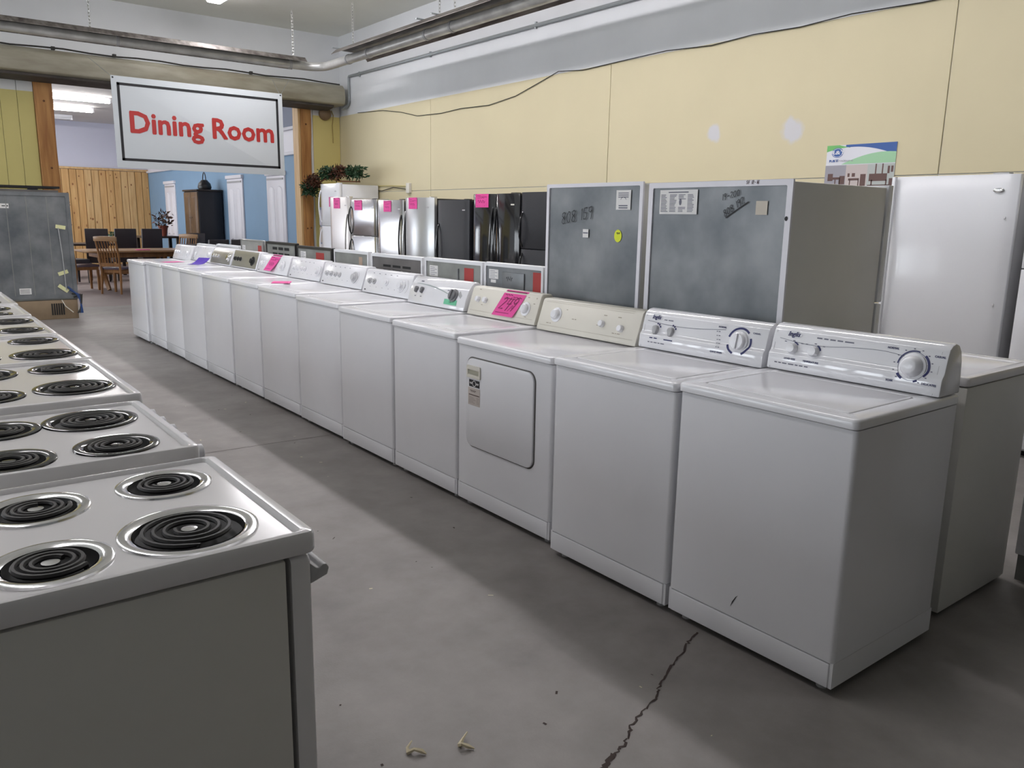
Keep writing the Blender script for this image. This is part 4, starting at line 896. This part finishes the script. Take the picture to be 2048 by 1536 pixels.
fridge(FX, 6.25, 7.18, 1.765, 'glossy black two-door refrigerator with pink tag and paired handles', blackgloss, french=True, bulge=.02, hm=blackgloss, tagrect=(.09, .36, 1.605, 1.775), hz=(.5, 1.6), logo_m=ivory)
fridge(FX, 5.46, 6.22, 1.775, 'black refrigerator with lower door split, beside the galvanized-backed freezer', blacktex, splits=(1.14,), bulge=.006, hside='far', hm=blackgloss, hz=(1.16, 1.55))
# big white refrigerator at the right
tw, fw, dw = fridge(3.60, 1.035, 1.865, 1.82, 'big white refrigerator at right with long wavy handle along its left edge', enamel_b, bulge=.004, handles=False, logo_m=None, d=.78, body_m=greyplas)
MB().loft([rr(-.03, .0, .80, .829, .008, .10, 3), rr(-.03, .0, .80, .829, .008, .72, 3), rr(-.05, -.02, .79, .822, .008, .95, 3), rr(-.062, -.034, .785, .82, .008, 1.2, 3), rr(-.05, -.02, .79, .822, .008, 1.45, 3), rr(-.03, 0, .80, .829, .008, 1.58, 3), rr(-.03, 0, .80, .829, .008, 1.818, 3)]).build('handle', enamel_b, dw)
MB().lathe([(.034, 0), (.034, .004), (.028, .007), (.005, .008)], n=24, cap0=True, cap1=True).xform(Matrix.Translation((-.004, .115, 1.715)) @ Matrix.Rotation(-PI/2, 4, 'Y') @ Matrix.Diagonal((.45, 1, 1, 1))).build('logo_badge', chrome, dw)
for z in (1.54, .97): MB().lathe([(.009, 0), (.007, .004)], n=10, cap1=True).xform(Matrix.Translation((-.002, .06, z)) @ Matrix.Rotation(-PI/2, 4, 'Y')).build('screw_cap', wplas, dw)
fridge(3.52, .16, .93, 1.80, 'white top-freezer refrigerator cut by the right frame edge', enamel_b, splits=(1.22,), bulge=.006, d=.76, hside='near')

# upright freezer and refrigerator with galvanized backs
def upright(y0, w, h, d, label, back_x, fr, rot=0.0):
    t, fn, dr = fridge(back_x+d, y0, y0+w, h, label, enamel_b, rz=PI, d=d, group='tall appliances with galvanized backs', splits=(1.10,), hside='near', body_m=stove_side)
    F = lambda a, b, z: (d+z, a, b)
    MB().loft([rr(.0, w, .03, h-.002, .006, .0005, 2, F), rr(0, w, .03, h-.002, .006, .012, 2, F), rr(fr, w-fr, .03+fr, h-fr, .006, .012, 2, F), rr(fr, w-fr, .03+fr, h-fr, .006, .004, 2, F)], True, False).build('back_frame', trimw, t)
    bp = MB(); n = 14; vs = []; fs = []
    for i in range(n+1):
        for j in range(n+1):
            a, b = i/n, j/n; e = min(a, 1-a, b, 1-b)
            vs.append(F(fr-.001+(w-2*fr+.002)*a, .03+fr-.001+(h-2*fr-.03+.002)*b, .0045+.004*math.sin(a*7+b*3)*min(1, e*6)*math.sin(b*9)))
    for i in range(n):
        for j in range(n): fs.append((i*(n+1)+j, (i+1)*(n+1)+j, (i+1)*(n+1)+j+1, i*(n+1)+j+1))
    bp.add(vs, fs); s = bp.build('back_sheet', galv, t, angle=80)
    return t, s, (lambda y, z, o=.010: (d+o, y0+w-y, z))   # world y -> surface point
tA, sA, fA = upright(1.715, .755, 1.678, .62, 'galvanized-backed white upright freezer with yellow round sticker, left of the larger one', .855, .022)
# local y = y1 - world y; print helper with s growing to the viewer's right (towards -Y)
def wp_(f): return lambda s, z, o=.0105: f(-s, z, o)
p = Print(wp_(fA)); handwrite(p, '808 159', -2.20, 1.505, .062, .005, .15); p.build('marker_writing', blackm, sA)
p = Print(wp_(fA)); p.rect(-1.905, -1.80, 1.535, 1.635); p.build('label_sticker', paper, sA)
p = Print(wp_(fA)); p.rect(-2.155, -2.11, 1.385, 1.43); p.build('barcode_sticker', paper, sA)
p = Print(lambda s, z: wp_(fA)(s, z, .0115)); 
for k in range(3): p.ribbon([(-1.89, 1.62-.010*k), (-1.815, 1.62-.010*k)], .004)
p.arc(-1.852, 1.58, .02, 20, 160, .003); p.ribbon([(-1.885, 1.556), (-1.82, 1.556)], .006); p.ribbon([(-1.885, 1.545), (-1.82, 1.545)], .006); p.ribbon([(-2.152, 1.41), (-2.113, 1.41)], .006); p.build('label_print', greyprint, sA)
p = Print(wp_(fA)); p.disc(-1.882, 1.40, .027, .033); p.build('round_sticker', yellowst, sA)
p = Print(lambda s, z: wp_(fA)(s, z, .0115)); p.scribble(-1.892, -1.868, 1.408, 1.42, .004, 6); p.build('sticker_writing', blackm, sA)
tB, sB, fB = upright(.855, .82, 1.668, .84, 'largest galvanized-backed refrigerator, with big white instruction label and handwritten number', .855, .028)
q = wp_(fB)
p = Print(q); p.rect(-1.60, -1.365, 1.515, 1.63); p.build('instruction_label', paper, sB)
p = Print(lambda s, z: q(s, z, .0115)); p.ribbon([(-1.545, 1.619), (-1.42, 1.619)], .005)
for c0 in range(4):
    for k in range(13):
        if c0 == 2 and 3 < k < 9: continue
        L = .046*(.6+.4*random.random()); p.ribbon([(-1.592+.056*c0, 1.607-.0066*k), (-1.592+.056*c0+L, 1.607-.0066*k)], .003)
p.disc(-1.468, 1.573, .008, .016); p.build('label_print', greyprint, sB)
p = Print(q); handwrite(p, '19-200', -1.175, 1.602, .027, .0032, .22); p.build('marker_writing', blackm, sB); p = Print(q); handwrite(p, '808 192', -1.150, 1.552, .030, .0036, .55); p.ribbon([(-1.195, 1.500), (-1.13, 1.540), (-1.075, 1.572)], .005); p.build('marker_writing', blackm, sB)
p = Print(lambda s, z: q(s, z, .0135)); handwrite(p, 'SF 12-16', -1.055, 1.656, .015, .0025); p.build('frame_writing', mat('brown_ink', (.08, .03, .04), .6), sB)
p = Print(q); p.rect(-1.035, -.975, 1.515, 1.575); p.build('folded_sticker', mat('cream_sticker', (.58, .53, .45), .6), sB)
p = Print(lambda s, z: q(s, z, .0135)); p.disc(-.875, 1.50, .008, .010); p.build('plug_hole', blackm, sB)

# ------------------------------------------------------------------ grey-backed display cooler at the back wall
t = thing('display_cooler', 'tall grey cooler seen from behind on brown base at left, with tape and cables', 'cooler', (-.155, 12.07, 0), -PI/2)
# local: front -X -> world +Y ; local +X -> world -Y ; local y -> world x
W_, D_ = .95, .62
MB().box(.02, D_, -W_, 0, .27, 1.72).build('body', galv_g, t, bevel=.006)
MB().box(.0, .018, -W_+.02, -.02, .3, 1.70).build('door', blackpaint, t)
MB().box(.03, D_-.005, -W_+.01, -.01, 0, .265).build('base', brownbase, t, bevel=.005)
F = lambda a, b, z: (D_+z, a, b)
MB().loft([rr(-W_, 0, .29, 1.72, .01, .0005, 2, F), rr(-W_, 0, .29, 1.72, .01, .014, 2, F), rr(-W_+.05, -.05, .33, 1.67, .01, .014, 2, F), rr(-W_+.05, -.05, .33, 1.67, .01, .004, 2, F)], True, False).build('back_frame', galv, t)
bs = MB().add([F(-W_+.049, .329, .0045), F(-.049, .329, .0045), F(-.049, 1.671, .0045), F(-W_+.049, 1.671, .0045)], [(0, 1, 2, 3)]).build('back_sheet', galv, t, smooth=False)
for z in (-.28, -.52, -.75): MB().box(D_+.0047, D_+.0075, z-.004, z+.004, .34, 1.66).build('seam', galv_g, bs)
g = lambda o: (lambda s, z: (D_+o, s, z))
p = Print(g(.0065)); p.rect(-.83, -.72, 1.50, 1.56); p.build('label_sticker', paper, bs)
p = Print(g(.0065)); p.rect(-.70, -.56, .36, .44); p.build('label_sticker', paper, bs)
p = Print(g(.0075)); p.ribbon([(-.80, 1.53), (-.76, 1.53)], .012); p.disc(-.735, 1.53, .008, .01)
for k in range(3): p.ribbon([(-.69, .42-.02*k), (-.58, .42-.02*k)], .005)
p.build('label_print', blackm, bs)
for a in ((-.20, 1.27, -.08, 1.25), (-.22, .62, -.10, .66), (-.23, .47, -.12, .38)):
    p = Print(g(.017)); p.ribbon([(a[0], a[1]), (a[2], a[3])], .05); p.build('tape_strip', ytape, t)
MB().tube([(D_+.02, -.17, 1.25), (D_+.022, -.15, .9), (D_+.02, -.14, .4)], .006, 6).build('cable', greyplas, t)
for k in range(4): MB().tube([(D_+.03, -.12+.02*k, .45-.05*k), (D_+.06, -.02+.02*k, .34), (D_+.05, .02, .25-.03*k), (D_+.06, .03-.02*k, .08)], .012, 6).build('cable', bluecable if k < 2 else wirem, t)
MB().tube([(D_+.03, -.21, .27), (D_+.03, -.17, .18), (D_+.03, -.08, .09)], .006, 6).build('cable', ivory, t)
p = Print(lambda s, z: (D_+.0006, s, z))
for k in range(6): p.rect(-.34+.028*k, -.322+.028*k, .06, .22)
p.build('vent_slots', darkgap, t)
MB().box(.1, D_-.03, -W_+.02, -.12, 1.722, 1.75).build('top_tray', galv_d, t); MB().box(.05, D_-.01, -W_+.0, -.10, 1.77, 1.80).box(D_-.06, D_-.02, -.48, -.36, 1.75, 1.77).box(D_-.06, D_-.02, -.85, -.8, 1.75, 1.77).build('loose_shelf', blackpaint, t)

# garland and small storage box in the corner
def leaves(n, box_, size, m, name, parent, seed):
    rnd = random.Random(seed); mb = MB()
    for i in range(n):
        c = Vector([rnd.uniform(-b, b) for b in box_]); a = Vector((rnd.gauss(0, 1), rnd.gauss(0, 1), rnd.gauss(0, 1))).normalized(); s = a.orthogonal().normalized(); k = a.cross(s)*.012; L = size*rnd.uniform(.6, 1.2)
        mb.add([c, c+a*L*.5+s*L*.22+k, c+a*L, c+a*L*.5-s*L*.22+k], [(0, 1, 2, 3)])
    o = mb.build(name, m, parent, smooth=False); o['kind'] = 'stuff'; return o
gd = thing('garland', 'dark green and red artificial garland along the top of the corner refrigerator', 'garland', (3.95, 11.75, 2.075))
MB().tube([(-.12, .85, -.25), (-.14, .5, -.08), (-.05, .22, .03), (.05, -.1, -.03), (.2, -.5, -.04)], .012, 6).build('stem', knotm, gd)
for k, (x, y, z) in enumerate(((-.12, .78, -.15), (-.14, .55, -.02), (-.02, .22, .11), (.05, -.05, .12), (.18, -.40, .11))): leaves(240, (.10, .17, .08), .1, leafm if k % 2 == 0 else redleaf, 'foliage', gd, k).location = (x, y, z)
t = thing('storage_drawers', 'pale blue storage drawers with white jugs between the post and the white refrigerator', 'drawers', (4.02, 12.16, 0))
MB().box(0, .45, 0, .42, 0, 1.62).build('frame', bluebox, t, bevel=.01)
for k in range(5): slab(.02, .40, .1+.3*k, .37+.3*k, 0, .02, .02, .006, f=lambda a, b, z: (-z, a, b)).build('drawer', (bluebox, beigepaper, wplas, beigepaper, lilac)[k], t)

# ------------------------------------------------------------------ dining room furniture
def oak_chair(x, y, rz, label):
    """faces local +Y; backrest at -Y"""
    t = thing('dining_chair', label, 'chair', (x, y, 0), rz, 'oak slat-back chairs'); w, d = .42, .42
    slab(-w/2, w/2, -d/2, d/2, .445, .485, .03, .012).build('seat', plum, t); MB().box(-w/2+.02, w/2-.02, -d/2+.02, d/2-.02, .385, .443).build('seat_rail', oak, t)
    for s in (-1, 1):
        MB().loft([rr(s*.175-.018, s*.175+.018, d/2-.05, d/2-.014, .004, 0, 2), rr(s*.175-.022, s*.175+.022, d/2-.055, d/2-.011, .004, .384, 2)]).build('leg', oak, t)
        MB().tube([(s*.185, -d/2-.035, 0), (s*.180, -d/2+.0, .40), (s*.185, -d/2-.03, .7), (s*.19, -d/2-.10, .97)], [.018, .022, .020, .017], 6).build('leg', oak, t)
    MB().prism([(-.215, .955), (-.215, 1.035), (-.08, 1.045), (.08, 1.045), (.215, 1.035), (.215, .955)], -d/2-.125, -d/2-.095).xform(Matrix(((1, 0, 0, 0), (0, 1, 0, 0), (0, 0, 1, 0), (0, 0, 0, 1)))).build('top_rail', oak_l, t, bevel=.006)
    MB().box(-.18, .18, -d/2-.03, -d/2-.005, .50, .56).build('lower_rail', oak, t)
    for k in range(6): MB().tube([(-.13+.052*k, -d/2-.018, .55), (-.13+.052*k, -d/2-.045, .76), (-.135+.054*k, -d/2-.108, .97)], .010, 6).build('slat', oak, t)
oak_chair(1.13, 15.07, -.75, 'oak slat-back chair with its back to the camera in front of the oak table')
oak_chair(.74, 16.02, -PI/2+.2, 'oak slat-back chair with plum seat at the left end of the oak table')
oak_chair(2.62, 16.35, 2.3, 'oak slat-back chair behind the far washers at the right end of the oak table')
t = thing('oak_table', 'light oak dining table with crossed trestle legs in the dining room', 'table', (1.62, 16.05, 0), .05)
MB().loft([rr(-.92, .92, -.52, .52, .2, .715, 6), rr(-.95, .95, -.55, .55, .22, .73, 6), rr(-.95, .95, -.55, .55, .22, .755, 6)]).build('table_top', oak_l, t)
MB().box(-.7, .7, -.36, .36, .62, .712).build('apron', oak, t, bevel=.004)
for sx_ in (-.55, .55):
    for s in (-1, 1): MB().tube([(sx_, s*.33, .0), (sx_, -s*.24, .62)], .042, 4).build('trestle_leg', oak, t)
MB().box(-.55, .55, -.025, .025, .28, .34).build('stretcher', oak, t)
def dark_chair(x, y, rz, label, h=1.12):
    t = thing('upholstered_chair', label, 'chair', (x, y, 0), rz, 'dark upholstered dining chairs')
    slab(-.22, .22, -.22, .24, .40, .50, .03, .02).build('seat', leather, t)
    MB().prism([(-.22, .40), (-.16, .42), (-.20, h), (-.255, h)], -.22, .22, 'x').build('backrest', leather, t, bevel=.012)
    for a in (-.19, .19):
        for b in (-.19, .2): MB().loft([rr(a-.018, a+.018, b-.018, b+.018, .003, 0, 2), rr(a-.024, a+.024, b-.024, b+.024, .003, .399, 2)]).build('leg', darkwood, t)
for x, y, rz, l in ((.85, 17.75, -1.2, 'dark high-back chair leaning out behind the oak chair at left'), (1.40, 18.05, -.25, 'leftmost dark upholstered chair in front of the pine wall'), (1.93, 18.2, .05, 'middle dark upholstered chair in front of the pine wall'), (2.48, 18.3, .12, 'dark upholstered chair before the pine wall, right of the middle one'), (3.05, 17.2, .5, 'black upholstered chair standing in front of the tall black cabinet')): dark_chair(x, y, rz, l, 1.12 if y > 17.5 else 1.05)
def dark_table(x, y, w, d, h, label):
    t = thing('dark_table', label, 'table', (x, y, 0)); slab(-w/2, w/2, -d/2, d/2, h-.045, h, .02, .006).build('table_top', darkwood, t)
    for a in (-1, 1):
        for b in (-1, 1): MB().box(a*(w/2-.06)-.035, a*(w/2-.06)+.035, b*(d/2-.06)-.035, b*(d/2-.06)+.035, 0, h-.046).build('leg', darkwood, t, bevel=.004)
dark_table(1.35, 19.3, 1.9, .95, .77, 'dark wood dining table behind the dark upholstered chairs')
dark_table(2.95, 19.35, .85, .8, .93, 'tall black counter table left of the cabinet')
dark_table(3.15, 15.6, 1.1, .7, .86, 'black counter-height table behind the far end of the laundry row')
for x, y, rz, l in ((2.85, 15.02, .3, 'low black stool chair at the left of the counter-height table'), (3.4, 15.0, -.1, 'low black stool chair at the right of the counter-height table')): dark_chair(x, y, rz, l, .98)
t = thing('tall_cabinet', 'tall black cabinet with two brown panelled doors against the blue wall', 'cabinet', (3.42, 17.66, 0))
MB().box(.02, .54, 0, 1.05, 0, 1.96).build('body', inkblue, t, bevel=.004); MB().box(-.02, .56, -.03, 1.08, 1.962, 2.0).build('cornice', darkwood, t, bevel=.01)
for k, (a, b) in enumerate(((.02, .52), (.53, 1.03))):
    dr = slab(a, b, .85, 1.94, 0, .02, .004, .003, f=lambda q, z, o: (.019-o, q, z)).build('door', brownwood, t)
    MB().loft([rr(a+.09, b-.09, .95, 1.84, .02, 0, 3, lambda q, z, o: (-.0012-o, q, z)), rr(a+.12, b-.12, .98, 1.81, .02, .012, 3, lambda q, z, o: (-.0012-o, q, z))]).build('panel', brownwood, dr)
    MB().lathe([(.012, 0), (.018, .015), (.014, .03), (.003, .032)], n=12, cap1=True).xform(Matrix.Translation((0, b-.05 if k == 0 else a+.05, 1.38)) @ Matrix.Rotation(-PI/2, 4, 'Y')).build('knob', chrome, dr)
    slab(a, b, .08, .83, 0, .02, .004, .003, f=lambda q, z, o: (.019-o, q, z)).build('lower_door', inkblue, t)
t = thing('kettle', 'black metal kettle with hoop handle on top of the tall cabinet', 'kettle', (3.68, 17.95, 2.001))
MB().lathe([(.13, 0), (.15, .05), (.13, .14), (.08, .19), (.07, .21), (.02, .22)], n=20, cap0=True, cap1=True).build('body', blackpaint, t)
MB().tube([(0, .12*math.cos(a), .15+.23*math.sin(a)) for a in [PI*i/14 for i in range(15)]], .010, 6).build('handle', blackpaint, t); MB().tube([(0, .12, .08), (0, .2, .14), (0, .24, .2)], [.03, .02, .014], 8).build('spout', blackpaint, t)
t = thing('potted_plant', 'red-leaved plant in a terracotta pot standing left of the tall cabinet', 'plant', (3.05, 19.2, .931))
MB().lathe([(.07, 0), (.10, .2), (.115, .2), (.115, .24), (.095, .24), (.09, .2)], n=18, cap0=True, cap1=True).build('pot', terracotta, t)
leaves(110, (.17, .17, .14), .12, redleaf, 'foliage', t, 21).location = (0, 0, .38)
t = thing('floral_centerpiece', 'dark dried floral arrangement on the dark table near the corner', 'flowers', (2.05, 19.3, .771))
MB().lathe([(.06, 0), (.09, .06), (.1, .1)], n=14, cap0=True, cap1=True).build('bowl', darkwood, t); leaves(90, (.2, .14, .07), .09, leafm, 'foliage', t, 33).location = (0, 0, .17)
tag(slab(-.12, .12, -.08, .08, 0, .012, .004, .002).build('pink_card', pink), 'pink price card lying on the light oak table', 'paper').location = (1.75, 15.75, .7555)
# shutters on the blue wall
for ya, yb, lab in ((14.02, 14.94, 'white arched-panel shutter on the blue wall nearest the opening'), (16.33, 17.30, 'white arched-panel shutter on the blue wall right of the tall cabinet'), (21.4, 22.35, 'white arched-panel shutter on the blue wall left of the tall cabinet')):
    t = thing('shutter', lab, 'shutter', (3.998, (ya+yb)/2, .80)); w = yb-ya
    F = lambda a, b, z: (-z, a, b)
    slab(-w/2, w/2, 0, 1.42, 0, .03, .01, .006, f=F).build('panel', trimw, t); slab(-w/2-.02, w/2+.02, 1.424, 1.50, 0, .06, .008, .01, f=F).build('cap', trimw, t)
    MB().box(-.045, -.031, -w/2+.05, w/2-.05, 1.34, 1.375).build('painted_shade_bar', greyplas, t)  # raised grey bar standing in for the shade line below the cap
    for s in (-1, 1):
        c = s*w*.22; hw = w*.15
        lp = lambda k, z: [F(c+hw*k*x, .68+(yv-.68)*(.9+.1*k), z) for x, yv in [(-1, .10), (0, .13), (1, .10)]+[(math.cos(a), 1.12+.10*math.sin(a)) for a in [PI*i/8 for i in range(9)]]]
        MB().loft([lp(1, .0305), lp(1, .034), lp(.82, .046)]).build('raised_panel', trimw, t)
